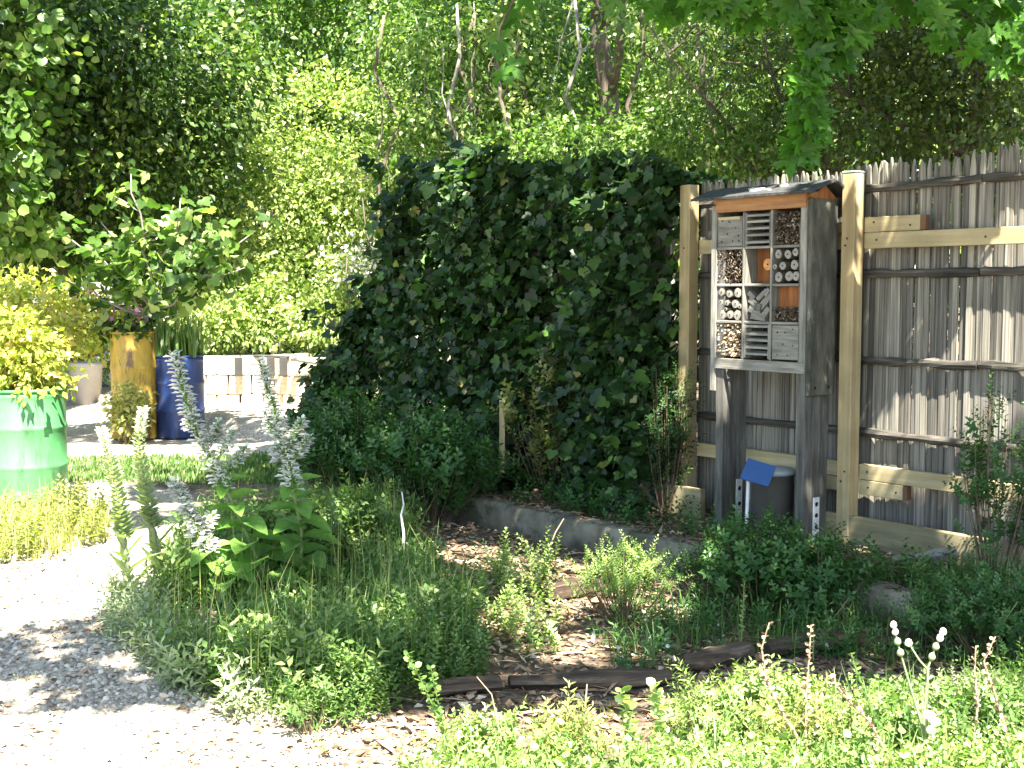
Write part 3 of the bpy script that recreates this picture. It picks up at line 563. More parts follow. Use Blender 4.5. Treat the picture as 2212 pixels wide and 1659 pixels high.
# sunlit foreground weeds
fg = [(-.35, 3.4), (2.4, 3.4), (2.6, 4.12), (1.4, 4.05), (.9, 4.0), (.45, 3.95), (0, 3.92), (-.3, 3.85)]
fg2 = [(.45, 4.0), (2.6, 4.1), (2.6, 4.6), (1.3, 4.6), (.7, 4.3)]
grassy('stalky_grass', fg2, 700, .1, .34, M['grass'], 'thin grass standing behind the sunlit weeds at lower right')
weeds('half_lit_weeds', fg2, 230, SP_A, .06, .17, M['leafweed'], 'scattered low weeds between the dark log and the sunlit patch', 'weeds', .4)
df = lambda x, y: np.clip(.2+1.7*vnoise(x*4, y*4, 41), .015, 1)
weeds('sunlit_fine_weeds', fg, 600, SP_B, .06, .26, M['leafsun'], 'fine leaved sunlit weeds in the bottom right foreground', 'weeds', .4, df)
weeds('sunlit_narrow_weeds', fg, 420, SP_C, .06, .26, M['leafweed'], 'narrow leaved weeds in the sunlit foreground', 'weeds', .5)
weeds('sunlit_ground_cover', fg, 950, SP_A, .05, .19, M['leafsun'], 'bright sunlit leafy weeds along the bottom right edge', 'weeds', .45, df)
weeds('sunlit_round_weeds', fg, 300, SP_R, .10, .2, M['leafsun'], 'taller round leaved sunlit weeds at the bottom right', 'weeds', .3)
grassy('foreground_grass', fg, 3200, .1, .32, M['grass'], 'pale grass blades among the sunlit weeds at the bottom')
weeds('right_front_weeds', gp((1850, 1580), (2300, 1600), (2330, 1530), (1900, 1530)), 300, SP_A, .08, .18, M['leafweed'], 'shaded green weeds at the lower right corner behind the dry stalks', 'weeds')
# left mass around sage
lm = gp((290, 1400), (370, 1480), (560, 1550), (720, 1560), (900, 1490), (1020, 1440), (1010, 1330), (900, 1230), (860, 1150), (700, 1130), (450, 1160), (330, 1300))
ld = lambda x, y: np.clip(.45+.75*vnoise(x*2.2, y*2.2, 31), .04, 1)
sg = [G(590, 1300)[:2], G(440, 1330)[:2], G(690, 1290)[:2]]
ld0 = ld; clr = lambda x, y: 1-.93*np.clip(1.35-np.minimum.reduce([((x-c[0])/.42)**2+((y-c[1]+.35)/.75)**2 for c in sg]), 0, 1); ld = lambda x, y: ld0(x, y)*clr(x, y)
weeds('weed_mass', lm, 1000, SP_A, .08, .30, M['leafweed'], 'dense green weeds around the white flowered sage', 'weeds', .35, ld)
weeds('fine_weed_mass', lm, 900, SP_B, .08, .34, M['leafweed'], 'fine leaved green weeds between sage and concrete wall', 'weeds', .3, clr)
weeds('narrow_weed_mass', lm, 600, SP_C, .12, .32, M['leafweed'], 'narrow leaved green weeds between sage and timber', 'weeds', .45, ld)
cl_ = gp((620, 1580), (780, 1580), (1060, 1470), (1040, 1370), (800, 1400))
weeds('clover_mass', cl_, 520, SP_B, .08, .26, M['leafweed'], 'clover like low plants behind the rotten timber at left', 'clover')
grassy('grass_tufts', lm, 6500, .08, .48, M['grass'], 'long grass blades through the weeds left of the bed', dens=clr)
grassy('seeding_grass', lm, 420, .35, .62, M['leafyellow'], 'pale tall seeding grass stems rising through the weeds', w=.004, lean=.55)
weeds('path_weeds', pathpoly, 90, SP_C, .03, .08, M['leafyellow'], 'tiny yellowish weeds sprouting from the gravel path', 'weeds', .7)
edge = gp((235, 1380), (330, 1480), (520, 1560), (640, 1585), (560, 1480), (380, 1400), (300, 1300), (240, 1300))
weeds('grey_rosettes', edge, 330, SP_C, .08, .24, M['leafgrey'], 'grey green soft leaved plants at the edge of the gravel', 'weeds', .5)
lefty = gp((-30, 1130), (60, 1120), (150, 1095), (240, 1110), (235, 1170), (100, 1210), (-30, 1225))
weeds('barrel_weeds', lefty, 210, SP_A, .08, .26, M['leafyellow'], 'sunlit weeds at the foot of the green barrel', 'weeds'); grassy('barrel_grass', lefty, 1100, .08, .36, M['leafyellow'], 'grass at the foot of the green barrel')
strip = gp((140, 990), (700, 985), (640, 1050), (140, 1045))
grassy('lawn_strip', strip, 9000, .03, .09, M['grass'], 'low shaded grass strip between path and barrels', w=.012)
mid = gp((1020, 1240), (1200, 1220), (1210, 1420), (1060, 1440))
weeds('pale_clump', mid, 130, SP_B, .1, .26, M['leafsun'], 'pale small leaved plants in the sun patch mid ground', 'weeds', .4)
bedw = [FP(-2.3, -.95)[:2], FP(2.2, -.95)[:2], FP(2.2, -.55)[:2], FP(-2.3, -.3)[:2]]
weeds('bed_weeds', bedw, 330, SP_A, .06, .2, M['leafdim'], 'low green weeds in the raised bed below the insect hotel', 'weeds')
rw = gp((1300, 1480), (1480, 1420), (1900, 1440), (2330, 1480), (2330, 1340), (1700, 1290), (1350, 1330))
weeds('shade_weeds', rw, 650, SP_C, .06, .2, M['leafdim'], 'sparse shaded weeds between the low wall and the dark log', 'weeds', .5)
grassy('shade_grass', rw, 1300, .06, .26, M['grass'], 'thin grass between the low wall and the dark log')

# ------------------------------------------------------------------ shrubs as things
def shrub(name, base, label, cat, h, rx, ry, nst, tm, mat, size, lean=.5, stemr=.004, nsp=3, group=None, tmat='twig', droopx=0):
    base = np.array(base, float); o = empty(name, base, 0, label, cat, group); mb = MB(); P = []; U = []
    for i in range(nst):
        a = rnd.uniform(0, 6.283); r = math.sqrt(rnd.random()); tip = np.array([math.cos(a)*rx*r+droopx, math.sin(a)*ry*r, h*(1-.45*r*r)*rnd.uniform(.75, 1.05)])
        st = np.array([math.cos(a)*rx*.2*r, math.sin(a)*ry*.2*r, -.03]); m_ = (st+tip)/2+np.array([math.cos(a)*rx*.1, math.sin(a)*ry*.1, h*.06])
        mb.tube([st, m_, tip], [stemr, stemr*.8, stemr*.4], 4, cap=False)
        for k in range(nsp): f = rnd.uniform(.25, .95); p = (st+(m_-st)*f*2 if f < .5 else m_+(tip-m_)*(f-.5)*2); P.append(p+R.normal(size=3)*.02)
        P.append(tip-np.array([0, 0, size*.4]))
    P = np.array(P); mb.obj('stems', M[tmat], o); V, F, t = field('', P, tm, size*(.6+.7*R.rand(len(P))), mat, .8); link('foliage', npmesh('foliage', V, F, mat, attr=t), o); return o
Z8 = G(0, 0) if False else None
def g2(px, py, z=0):
    p = G(px, py, z); p[2] = float(ground_z(np.array(p[0]), np.array(p[1]))); return p
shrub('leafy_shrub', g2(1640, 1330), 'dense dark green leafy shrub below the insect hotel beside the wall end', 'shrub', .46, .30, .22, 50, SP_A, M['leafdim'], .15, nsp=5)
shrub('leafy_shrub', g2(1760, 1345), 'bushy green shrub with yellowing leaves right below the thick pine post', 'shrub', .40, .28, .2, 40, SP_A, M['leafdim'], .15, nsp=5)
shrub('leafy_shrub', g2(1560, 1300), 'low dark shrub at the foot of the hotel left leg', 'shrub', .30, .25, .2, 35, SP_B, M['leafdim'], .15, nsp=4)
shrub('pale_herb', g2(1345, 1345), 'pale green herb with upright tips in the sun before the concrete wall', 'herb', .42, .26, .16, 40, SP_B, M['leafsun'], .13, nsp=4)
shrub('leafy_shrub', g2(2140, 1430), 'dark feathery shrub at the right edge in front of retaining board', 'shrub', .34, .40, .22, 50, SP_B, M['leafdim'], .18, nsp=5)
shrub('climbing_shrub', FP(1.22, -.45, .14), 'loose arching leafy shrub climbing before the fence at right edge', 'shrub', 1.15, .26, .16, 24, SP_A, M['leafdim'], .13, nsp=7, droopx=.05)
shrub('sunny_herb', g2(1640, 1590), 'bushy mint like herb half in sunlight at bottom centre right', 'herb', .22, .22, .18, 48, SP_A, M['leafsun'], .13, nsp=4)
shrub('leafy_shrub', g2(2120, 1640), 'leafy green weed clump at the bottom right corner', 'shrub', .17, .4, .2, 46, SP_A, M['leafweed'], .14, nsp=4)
for i, (px, py, h_, tm_, mt_, lb) in enumerate(((1500, 1600, .24, SP_C, 'leafsun', 'narrow leaved sunlit plant left of the mint like herb'), (1830, 1610, .24, SP_B, 'leafsun', 'fine leaved sunlit plant below the greenish stalk'), (1950, 1640, .2, SP_A, 'leafsun', 'bushy sunlit plant at the foot of the budded herb'), (2180, 1580, .26, SP_C, 'leafweed', 'lance leaved weed near the right edge behind the rightmost dry stalk'), (1240, 1650, .16, SP_C, 'leafyellow', 'yellowing low weed at the bottom centre'), (1720, 1640, .2, SP_C, 'leafyellow', 'straw coloured weed under the curved dry stalk'), (2060, 1600, .22, SP_B, 'leafgrey', 'grey green weed between budded herb and forked stalk'), (1050, 1655, .15, SP_A, 'leafsun', 'broad bright weed at the left end of the sunlit patch'))):
    shrub('foreground_weed', g2(px, py), lb, 'weed', h_, .14, .12, 22, tm_, M[mt_], .12, nsp=3)
shrub('small_weed', g2(670, 1590), 'small sunlit rosette weed at the gravel edge left of the timber', 'weed', .14, .14, .1, 14, SP_C, M['leafweed'], .12, nsp=2)
shrub('nettle_bush', g2(930, 1130), 'dark nettle like bush in front of the vine wall', 'shrub', .78, .55, .4, 95, SP_A, M['leafdim'], .20, nsp=6)
shrub('nettle_bush', g2(760, 1100), 'bushy dark greens left of the vine wall near the stone beds', 'shrub', .82, .5, .4, 80, SP_A, M['leafdim'], .2, nsp=6)
shrub('nettle_bush', g2(1060, 1080), 'leafy mound below the vines beside the wooden stake', 'shrub', .5, .4, .3, 50, SP_A, M['leafdim'], .18, nsp=5)
shrub('yellow_shrub', at(1190, 960, 9.0)*[1, 1, 0]+[0, 0, .1], 'thin shrub with pale yellowing leaves under the vines', 'shrub', 1.05, .42, .2, 26, SP_A, M['leafyellow'], .2, nsp=3)
shrub('glossy_shrub', at(1440, 1000, 8.15)*[1, 1, 0]+[0, 0, .1], 'glossy narrow leaved shrub beside the left pine post', 'shrub', 1.15, .17, .15, 30, SP_C, M['leafivy'], .14, nsp=7)
shrub('broad_weed', g2(1330, 1080, .1), 'broad leaved weed growing at the back of the raised bed', 'weed', .5, .4, .22, 40, SP_A, M['leafweed'], .24, nsp=3)
shrub('bed_greens', g2(690, 1230), 'green undergrowth behind the sage stems', 'shrub', .42, .5, .3, 60, SP_A, M['leafweed'], .2, nsp=4)
# ------------------------------------------------------------------ vine wall
vine = empty('vine_wall', FP(-3.4, -.2, 0), 0, 'dark lobed leaved vines smothering the fence left of the pine post', 'vine')
def vine_pts(n, deep):
    s = R.uniform(-6.1, -1.27, n); z = R.rand(n)**.9*2.75; top = 2.29+(-1.2-s)*.10+.07*vnoise(s*1.5, s*0, 5)+.06*vnoise(s*6, s*0, 15)+np.where(s < -4.3, -np.maximum(-4.3-s, 0)*1.35, 0)
    z = np.minimum(z, top+R.normal(size=n)*.05); d = -.12-.46*(.5+.5*vnoise(s*1.7, z*1.9, 6))*np.clip((top-z)*2.5+.35, 0, 1)-.22*np.clip(1.1-z, 0, 1)*1.2
    d = d-.10*vnoise(s*7, z*8, 16)*(0 if deep else 1)-.05*vnoise(s*17, z*16, 17)+(R.rand(n)*.45 if deep else -np.abs(R.normal(size=n))**2*.03); p = F0[None]+s[:, None]*E2+d[:, None]*N2; return np.stack([p[:, 0], p[:, 1], z], 1)-np.array(vine.location)
P = np.concatenate([vine_pts(6500, False), vine_pts(15000, True)])
run = []
for i in range(70):
    s_ = rnd.uniform(-5.3, -1.3); tz = 2.34+(-1.2-s_)*.10-max(-4.3-s_, 0)*1.35; z_ = tz if i % 2 else rnd.uniform(.6, max(tz, .8)); p0 = FP(s_, -.25 if i % 2 else -.5, z_); v = np.array([rnd.uniform(-.5, .4), rnd.uniform(-.5, .1), rnd.uniform(.1, .8)]); v = v/np.linalg.norm(v); L_ = rnd.uniform(.15, .5)
    for k in range(14): f = k/14; run.append(p0+v*L_*f-np.array([0, 0, .5*L_*f*f])+R.normal(size=3)*.025)
P = np.concatenate([P, np.array(run)-np.array(vine.location)]); n = len(P)
out = np.tile(np.array([-N2[0], -N2[1], 0]), (n, 1)); tip = unit(out*.45+np.array([0, 0, -.6])+rdir(n)*.75); nor = unit(out*.6+np.array([0, 0, .65])+rdir(n)*.7); sz = .035+.075*R.rand(n)**1.3*(1+.25*vnoise(P[:, 0]*2.5, P[:, 2]*2.5, 71))
front = np.zeros(n, bool); front[R.choice(6500, 290, replace=False)] = True
cloud('foliage', T_IVY, P[~front], tip[~front], nor[~front], sz[~front], M['leafivy'], vine, R.rand((~front).sum())**1.6, 'stuff')
Rf = frames(tip, nor); lv = [npmesh('vine_leaf', T_IVY[0]*np.array([1, 1, .5+k*.5]), T_IVY[1], M['leafivy'], attr=np.full(len(T_IVY[0]), .2+.2*k)) for k in range(4)]
def place(name, me, parent, p, Rm, s): 
    o = bpy.data.objects.new(name, me); COL.objects.link(o); o.parent = parent; mt = Matrix([[*(Rm[i]*s), p[i]] for i in range(3)]+[[0, 0, 0, 1]]); o.matrix_basis = mt; return o
for k, i in enumerate(np.where(front)[0]): place('leaf', lv[k % 4], vine, P[i]+out[i]*.04, Rf[i], .07+.05*rnd.random())
old = R.rand(110) ; cloud('dry_leaves', T_IVY, vine_pts(110, False)-[.0, .02, 0], rdir(110)-[0, 0, .8], rdir(110)*.6-[.4, .5, -.3], .05+.03*old, M['leafyellow'], vine, None, 'stuff')
mb = MB()
for i in range(26):
    s = rnd.uniform(-5.6, -1.4); a = FP(s, -.1, 0)-np.array(vine.location); b_ = FP(s+rnd.uniform(-.5, .5), -.05, rnd.uniform(1.5, 2.5))-np.array(vine.location); limb(a, b_, .014, .005, .3, 5, mb, 8)
mb.obj('vine_stems', M['bark'], vine)
# posts and rails under the vine
vf = empty('hidden_fence', FP(-1.5, 0, 0), ROTF, 'dark paling fence run smothered behind the vines', 'fence')
for k in range(70): s = -.0375*k-.05; link('paling', pmes[k % 7], vf, (s, 0, .07), (0, 0, rnd.uniform(-.2, .2)), (1.1, 1, 2.2+rnd.uniform(-.03, .03)))
for z in (.5, 1.3, 2.0): MB().box(-2.65, 0, -.05, -.012, z, z+.09).obj('rail', M['oldrail'], vf)

# ------------------------------------------------------------------ sage and mullein
def bigleaf(name, L, w, mat, curl=.25, tint=.5, wav=.05):
    n = 7; V = []; T = []
    for i in range(n+1):
        f = i/n; ww = w*math.sin(math.pi*min(1, f*.93+.05))**.75*(1-.25*f); z = -curl*L*f*f
        for q in (-1, -.5, 0, .5, 1): V.append((q*ww*.5, f*L, z+abs(q)*ww*.22+wav*L*.3*math.sin(f*17+q*3)*abs(q)))
    F = [(i*5+q, i*5+q+1, i*5+q+6, i*5+q+5) for i in range(n) for q in range(4)]; return npmesh(name, np.array(V), np.array(F), mat, True, np.full(len(V), tint))
sageL = [bigleaf('sage_leaf', 1, .64, M['leafsage'], c, t) for c, t in ((.25, .3), (.45, .6), (.1, .9))]
mulL = [bigleaf('mullein_leaf', 1, .34, M['leafgrey'], c, t) for c, t in ((.3, .3), (-.05, .7))]
# flower: upper hooked lip + lower lip
T_FLOW = (np.array([(0, 0, 0), (-.24, .45, .42), (.24, .45, .42), (0, .85, .5), (-.42, .6, -.1), (.42, .6, -.1), (0, 1.0, -.4), (0, .3, -.2)], float), np.array([(0, 2, 1), (1, 2, 3), (0, 4, 7), (0, 7, 5), (4, 6, 7), (7, 6, 5)]))
def polyat(pts, f):
    pts = [np.array(p) for p in pts]; L = [0]
    for a, b_ in zip(pts[:-1], pts[1:]): L.append(L[-1]+np.linalg.norm(b_-a))
    x = f*L[-1]; i = max(k for k in range(len(L)) if L[k] <= x+1e-9); i = min(i, len(pts)-2); u = (x-L[i])/(L[i+1]-L[i]); return pts[i]+(pts[i+1]-pts[i])*u, (pts[i+1]-pts[i])/np.linalg.norm(pts[i+1]-pts[i])
def spike(parent, pts, f0, f1, n, rad, fs, petal='petal', bract='leafsage'):
    P = []; D_ = []
    for i in range(n):
        f = f0+(f1-f0)*(i+rnd.random()*.5)/n; c, ax = polyat(pts, f); a = i*1.57+rnd.uniform(-.5, .5)+ (i//4)*.8; taper = (1-.8*(f-f0)/(f1-f0+1e-6))*rnd.uniform(.7, 1.15)
        d = np.array([math.cos(a), math.sin(a), .3]); P.append(c+d*rad*.25*taper); D_.append(d)
    P = np.array(P); D_ = unit(np.array(D_)); up = np.tile([0, 0, 1.], (n, 1))
    cloud('flowers', T_FLOW, P, D_, up, fs*(.7+.5*R.rand(n)), M[petal], parent, None, 'stuff')
    cloud('bracts', T_OVAL, P-D_*rad*.2, unit(D_+np.array([0, 0, .5])), up, fs*1.1, M[bract], parent, .6+.4*R.rand(n), 'stuff')
def herb_spire(name, label, cat, pix, Yb, kind, side=(), leaves=(), group=None, thick=.011):
    n = len(pix); pts = [at(px, py, Yb-(n-1-i)*.02) for i, (px, py) in enumerate(pix)][::-1]   # base first
    base = pts[0].copy(); base[2] = float(ground_z(np.array(base[0]), np.array(base[1]))); o = empty(name, base, 0, label, cat, group)
    pts = [np.zeros(3)-[0, 0, .02]]+[p-base for p in pts if p[2]-base[2] > .03]
    mb = MB(); m = len(pts); mb.tube(pts, [thick*(1-.7*i/(m-1)) for i in range(m)], 6); mb.obj('stem', M['stem' if kind == 'sage' else 'leafgrey'], o, True)
    if kind == 'sage':
        spike(o, pts, .46, .995, 125, .10, .05)
        for (f, dx, dz, L) in side:
            c, ax = polyat(pts, f); sp = [c, c+np.array([dx*.5, rnd.uniform(-.05, .05), dz*.35])*L, c+np.array([dx, rnd.uniform(-.08, .08), dz])*L]
            q = MB(); q.tube(sp, [.004, .003, .002], 5); so = q.obj('side_stem', M['stem'], o)
            n_ = 34; spike(o, sp, .25, 1, n_, .07, .042)
        for i in range(22):
            f = .03+.50*i/22; c, ax = polyat(pts, f); a = i*1.9+rnd.uniform(-.4, .4); L = (.30-.16*i/22)*rnd.uniform(.85, 1.15)
            d = np.array([[math.cos(a), math.sin(a), .25]]); nn = np.array([[-math.cos(a)*.2, -math.sin(a)*.2-.25, 1.]]); place('leaf', sageL[i % 3], o, c, frames(d, nn)[0], L)
    else:
        P = []; T_ = []
        N = 190; 
        for i in range(N):
            f = .38+.62*i/N; c, ax = polyat(pts, f); a = i*2.4; d = np.array([math.cos(a), math.sin(a), .7]); P.append(c+d*.012); T_.append(d)
        P = np.array(P); T_ = np.array(T_); cloud('buds', T_OVAL, P, T_, np.tile([0, -.3, 1.], (N, 1)), .048*(1.15-.6*np.linspace(0, 1, N))*(.6+.8*R.rand(N)), M['leafgrey'], o, .5+.5*np.linspace(0, 1, N), 'stuff', 1.2)
        cloud('opening_flowers', T_ROUND, P[int(N*.8):], T_[int(N*.8):], np.tile([0, -1., .2], (N-int(N*.8), 1)), .02, M['petal'], o, None, 'stuff')
        for i in range(16):
            f = .02+.5*i/16; c, ax = polyat(pts, f); a = i*2.1; L = (.24-.14*i/16)*rnd.uniform(.85, 1.1); d = np.array([[math.cos(a)*.7, math.sin(a)*.7, .75]]); nn = np.array([[math.cos(a)*-.6, math.sin(a)*-.6, .8]]); place('leaf', mulL[i % 2], o, c, frames(d, nn)[0], L)
    return o
herb_spire('clary_sage', 'tallest white flowered sage spike leaning left before the blue barrel', 'sage', [(374, 762), (400, 860), (435, 959), (496, 1071), (552, 1198), (590, 1300)], 6.5, 'sage', ((.62, .08, .16, 1), (.57, .13, .17, 1), (.68, -.06, .14, 1), (.52, .16, .15, 1), (.64, .1, .1, .8)))
herb_spire('clary_sage', 'upright white flowered sage with broad leaves before the beige stone beds', 'sage', [(562, 780), (580, 850), (595, 907), (623, 1006), (651, 1142), (652, 1290)], 6.5, 'sage', ((.62, .09, .16, 1), (.66, -.08, .15, 1), (.57, .12, .14, 1), (.55, -.1, .13, .8)))
herb_spire('clary_sage', 'short sage spike behind the two woolly spires', 'sage', [(374, 1040), (420, 1130), (473, 1235), (530, 1330)], 6.35, 'sage', ((.62, .08, .1, .8),))
herb_spire('clary_sage', 'leafy pale sage stem at the right of the flowering sages', 'sage', [(880, 1080), (872, 1180), (868, 1300)], 6.6, 'sage')if False else None
herb_spire('mullein', 'woolly pale spire with upright tip before the yellow barrel', 'mullein', [(310, 885), (300, 960), (315, 1070), (338, 1180), (355, 1320)], 6.35, 'mullein')
herb_spire('mullein', 'woolly pale spire bending left with a white tip, leftmost in front of path', 'mullein', [(218, 928), (236, 990), (255, 1070), (270, 1190), (290, 1350)], 6.25, 'mullein')
for (px, py, Y_, L, a, el) in ((470, 1190, 6.3, .2, 3.3, .1), (560, 1240, 6.2, .2, 2.6, 0), (700, 1190, 6.4, .18, .2, .15), (590, 1150, 6.3, .19, -.6, .3), (700, 1130, 6.5, .17, .4, .5), (600, 1230, 6.1, .2, -.2, -.05), (560, 1150, 6.3, .16, 1.8, .5)): pass
stalk_later = 1
fl = empty('cornflower', g2(535, 1445), 0, 'small blue cornflower among the weeds left of the timber', 'flower')
MB().tube([(0, 0, 0), (.01, 0, .1), (0, 0, .19)], .002, 4).obj('stem', M['stem'], fl); n = 14; a = np.arange(n)*.449
M['cornblue'] = leafmat('cornflower_petals', (.05, .08, .45), (.1, .14, .6), trans=.2, tcol=(1, 1, 1)); cloud('petals', T_OVAL, np.tile([0, 0, .19], (n, 1)), np.stack([np.cos(a), np.sin(a), .3+0*a], 1), np.tile([0, 0, 1.], (n, 1)), .022, M['cornblue'], fl)

# ------------------------------------------------------------------ dry stalks, grass heads in the foreground
def stalk(pix, Y_, label, name='dry_stalk', cat='stalk', knobs=True, r=.0048, mat='dry', ks=.014, group=None, f0=.35):
    Y_ -= (.6 if 4.3 < Y_ < 4.8 else .25); n = len(pix); pts = [at(px, py, Y_) for px, py in pix]; base = pts[-1].copy(); base[2] = 0; o = empty(name, base, 0, label, cat, group); pts = [p-base for p in pts]+[np.array([0, 0, -.02])]
    mb = MB(); m = len(pts); mb.tube(pts, [r*.5+r*.8*i/m for i in range(m)], 5, t=.7); mb.obj('stem', M[mat], o)
    if knobs:
        P = []; T_ = []; N = 46
        for i in range(N): c, ax = polyat(pts, (i+.5)/N*(1-f0)); a = i*2.4; d = np.array([math.cos(a), math.sin(a), .4]); P.append(c+d*.002); T_.append(d)
        cloud('seed_heads', T_ROUND, np.array(P), np.array(T_), rdir(N), ks*(.6+.8*R.rand(N)), M[mat], o, .4+.6*R.rand(N), 'stuff', .8)
    return o
stalk([(1662, 1345), (1645, 1400), (1655, 1470), (1690, 1540), (1740, 1620)], 4.55, 'curved dry stalk with seed knobs rising left of the forked stalks')
stalk([(1752, 1350), (1748, 1420), (1742, 1490), (1740, 1600)], 4.7, 'thin brown upright stalk just right of the curved one')
stalk([(1790, 1460), (1830, 1510), (1880, 1560), (1920, 1640)], 4.5, 'pale dry stalk leaning left from the middle of the sunlit weeds')
stalk([(1838, 1410), (1850, 1450), (1870, 1500), (1905, 1600)], 4.55, 'greenish stalk with tiny leaves left of the white budded thistle', mat='grass')
stalk([(2108, 1395), (2105, 1450), (2112, 1520), (2100, 1630)], 4.55, 'reddish forked dry stalk near the right edge', ks=.012)
stalk([(2150, 1375), (2125, 1430), (2150, 1500), (2180, 1600)], 4.6, 'slim slanting dry stalk rightmost in the foreground')
stalk([(1268, 1478), (1264, 1530), (1260, 1600)], 4.7, 'bare reddish twig standing upright before the low timber', 'bare_twig', 'twig', False, .005)
stalk([(1030, 1462), (1062, 1500), (1075, 1560), (1090, 1640)], 4.45, 'pale bent dry stem leaning left over the timber', 'bent_stalk', 'stalk', False, .003)
stalk([(880, 1410), (915, 1480), (950, 1560), (965, 1640)], 4.4, 'leaning wild grass with drooping seed heads at bottom centre', 'wild_oat', 'grass', True, .003, 'grass', .02, None, .5)
stalk([(930, 1440), (945, 1510), (960, 1580), (975, 1650)], 4.4, 'shorter upright wild grass beside the leaning one', 'wild_oat', 'grass', True, .003, 'grass', .016, None, .5)
stalk([(1415, 1475), (1420, 1530), (1440, 1620)], 4.6, 'yellow green flowering spike, right one of a close pair', 'flower_spike', 'flower', True, .004, 'leafsun', .03, None, .4)
stalk([(1340, 1490), (1352, 1530), (1370, 1620)], 4.6, 'yellow green flowering spike, left one of a close pair', 'flower_spike', 'flower', True, .004, 'leafsun', .03, None, .4)
stalk([(1800, 1185), (1900, 1212), (1975, 1258), (2030, 1318)], 6.3, 'reddish arching cane crossing before the bed at right', 'arching_cane', 'cane', False, .006, 'logwood')
stalk([(1835, 1290), (1790, 1350), (1740, 1405)], 6.0, 'pale dead stem leaning left below the leafy shrub', 'dead_stalk', 'stalk', False, .005)
stalk([(1815, 1300), (1838, 1350), (1850, 1395)], 6.0, 'pale dead stem leaning right below the leafy shrub', 'dead_stalk', 'stalk', False, .005)
stalk([(868, 1062), (872, 1090), (866, 1112), (872, 1150)], 7.0, 'whitish bent dead stem before the dark bushes', 'dead_stalk', 'stalk', False, .007, 'petal')
stalk([(1218, 1120), (1200, 1150), (1188, 1180)], 7.2, 'curled pale dead stem before the concrete wall', 'dead_stalk', 'stalk', False, .006)
stalk([(1608, 1255), (1604, 1330), (1600, 1420)], 5.6, 'slim stem with a tiny white bloom in the shaded weeds', 'flowering_weed', 'weed', True, .003, 'stem', .012)
stalk([(2198, 1300), (2150, 1370), (2160, 1450)], 5.4, 'arching thin stem with a brown seed head at the right edge', 'arching_cane', 'cane', False, .004, 'stem')
th = empty('budded_herb', at(1995, 1640, 3.95)*[1, 1, 0], 0, 'branched pale herb with round white buds in the right foreground', 'herb'); tb = np.array(th.location)
for pix in ([(1930, 1350), (1942, 1400), (1965, 1480), (1990, 1560), (2000, 1650)], [(2037, 1365), (2020, 1400), (2005, 1440), (1995, 1560), (2000, 1650)], [(1960, 1385), (1985, 1425), (2003, 1445), (2000, 1600)]):
    pts = [at(a, b_, 3.95)-tb for a, b_ in pix]; m = len(pts); MB().tube(pts, [.002+.005*i/m for i in range(m)], 6).obj('stem', M['leafgrey'], th, True)
    for f in (.0, .05, .12, .2) if m > 4 else (.02,):
        c, ax = polyat(pts, f); mb = MB(); r = .010+.003*rnd.random(); mb.lathe([(0.001, -r), (r*.8, -r*.6), (r, 0), (r*.7, r*.8), (0.001, r*1.2)], 8); mb.obj('bud', M['petal' if f < .1 else 'leafgrey'], th, True, loc=c)
for (px, py) in ((2020, 1560), (2005, 1545), (2012, 1578)):
    mb = MB(); mb.lathe([(.001, -.014), (.014, -.008), (.018, .004), (.010, .014), (.001, .016)], 9); o = mb.obj('white_blossom_head', M['petal'], None, True, loc=at(px, py, 3.9)); tag(o, {2020: 'middle', 2005: 'upper left', 2012: 'lowest'}[px]+' of three round white flower heads at the bottom right among sunlit weeds', 'flower', 'white flower heads at bottom right')
nf = 60; q = sample(rw, nf); P = onground(q, .07); cl = cloud('tiny_white_flowers', T_ROUND, P, rdir(nf), rdir(nf), .018, M['petal'], None, None, 'stuff'); tag(cl, 'tiny white blossoms dotted over the shaded weeds', 'flowers')

# ------------------------------------------------------------------ barrels, tub, stone beds (left background)
def barrel(base, r, h, mat, label, hid=None):
    o = empty('planter_barrel', base, 0, label, 'barrel'); p = [(0, 0), (r*.97, 0), (r, .015)]
    for k in (1/3, 2/3): p += [(r*.985, h*k-.03), (r*1.012, h*k-.012), (r*1.02, h*k), (r*1.012, h*k+.012), (r*.985, h*k+.03)]
    p += [(r*.985, h-.09), (r*.985, h-.06), (r*1.0, h-.05), (r*.985, h-.04), (r*.985, h-.02)]
    MB().lathe(p+[(r*.96, h-.02), (r*.955, h-.1)], 48).obj('body', mat, o, True)
    MB().lathe([(r*.985, h-.02), (r*1.02, h-.016), (r*1.03, h-.004), (r*1.0, h+.004), (r*.96, h-.002), (r*.955, h-.02)], 48).obj('rim', mat, o, True)
    MB().lathe([(0.001, h-.05), (r*.5, h-.045), (r*.955, h-.06)], 24).obj('soil', M['soil'], o); return o
B1 = G(34, 1096); B1[1] += .25; barrel(B1, .292, .87, M['green'], 'bright green painted oil barrel planter with leafy shrub, at left edge')
B2 = G(292, 945); barrel(B2, .245, 1.16, M['yellow'], 'tall yellow painted barrel planter with fig tree beside the blue barrel')
B3 = G(391, 942); barrel(B3, .262, .90, M['blue'], 'dark blue painted barrel planter with upright green stems')
o = empty('grey_tub', G(186, 874), 0, 'light grey round tub standing on the path left of the yellow barrel', 'tub'); MB().lathe([(0, 0), (.2, 0), (.235, .54), (.25, .55), (.25, .6), (.225, .6), (.22, .5)], 32).obj('body', M['tub'], o, True); MB().lathe([(.001, .5), (.22, .5)], 20).obj('soil', M['soil'], o)
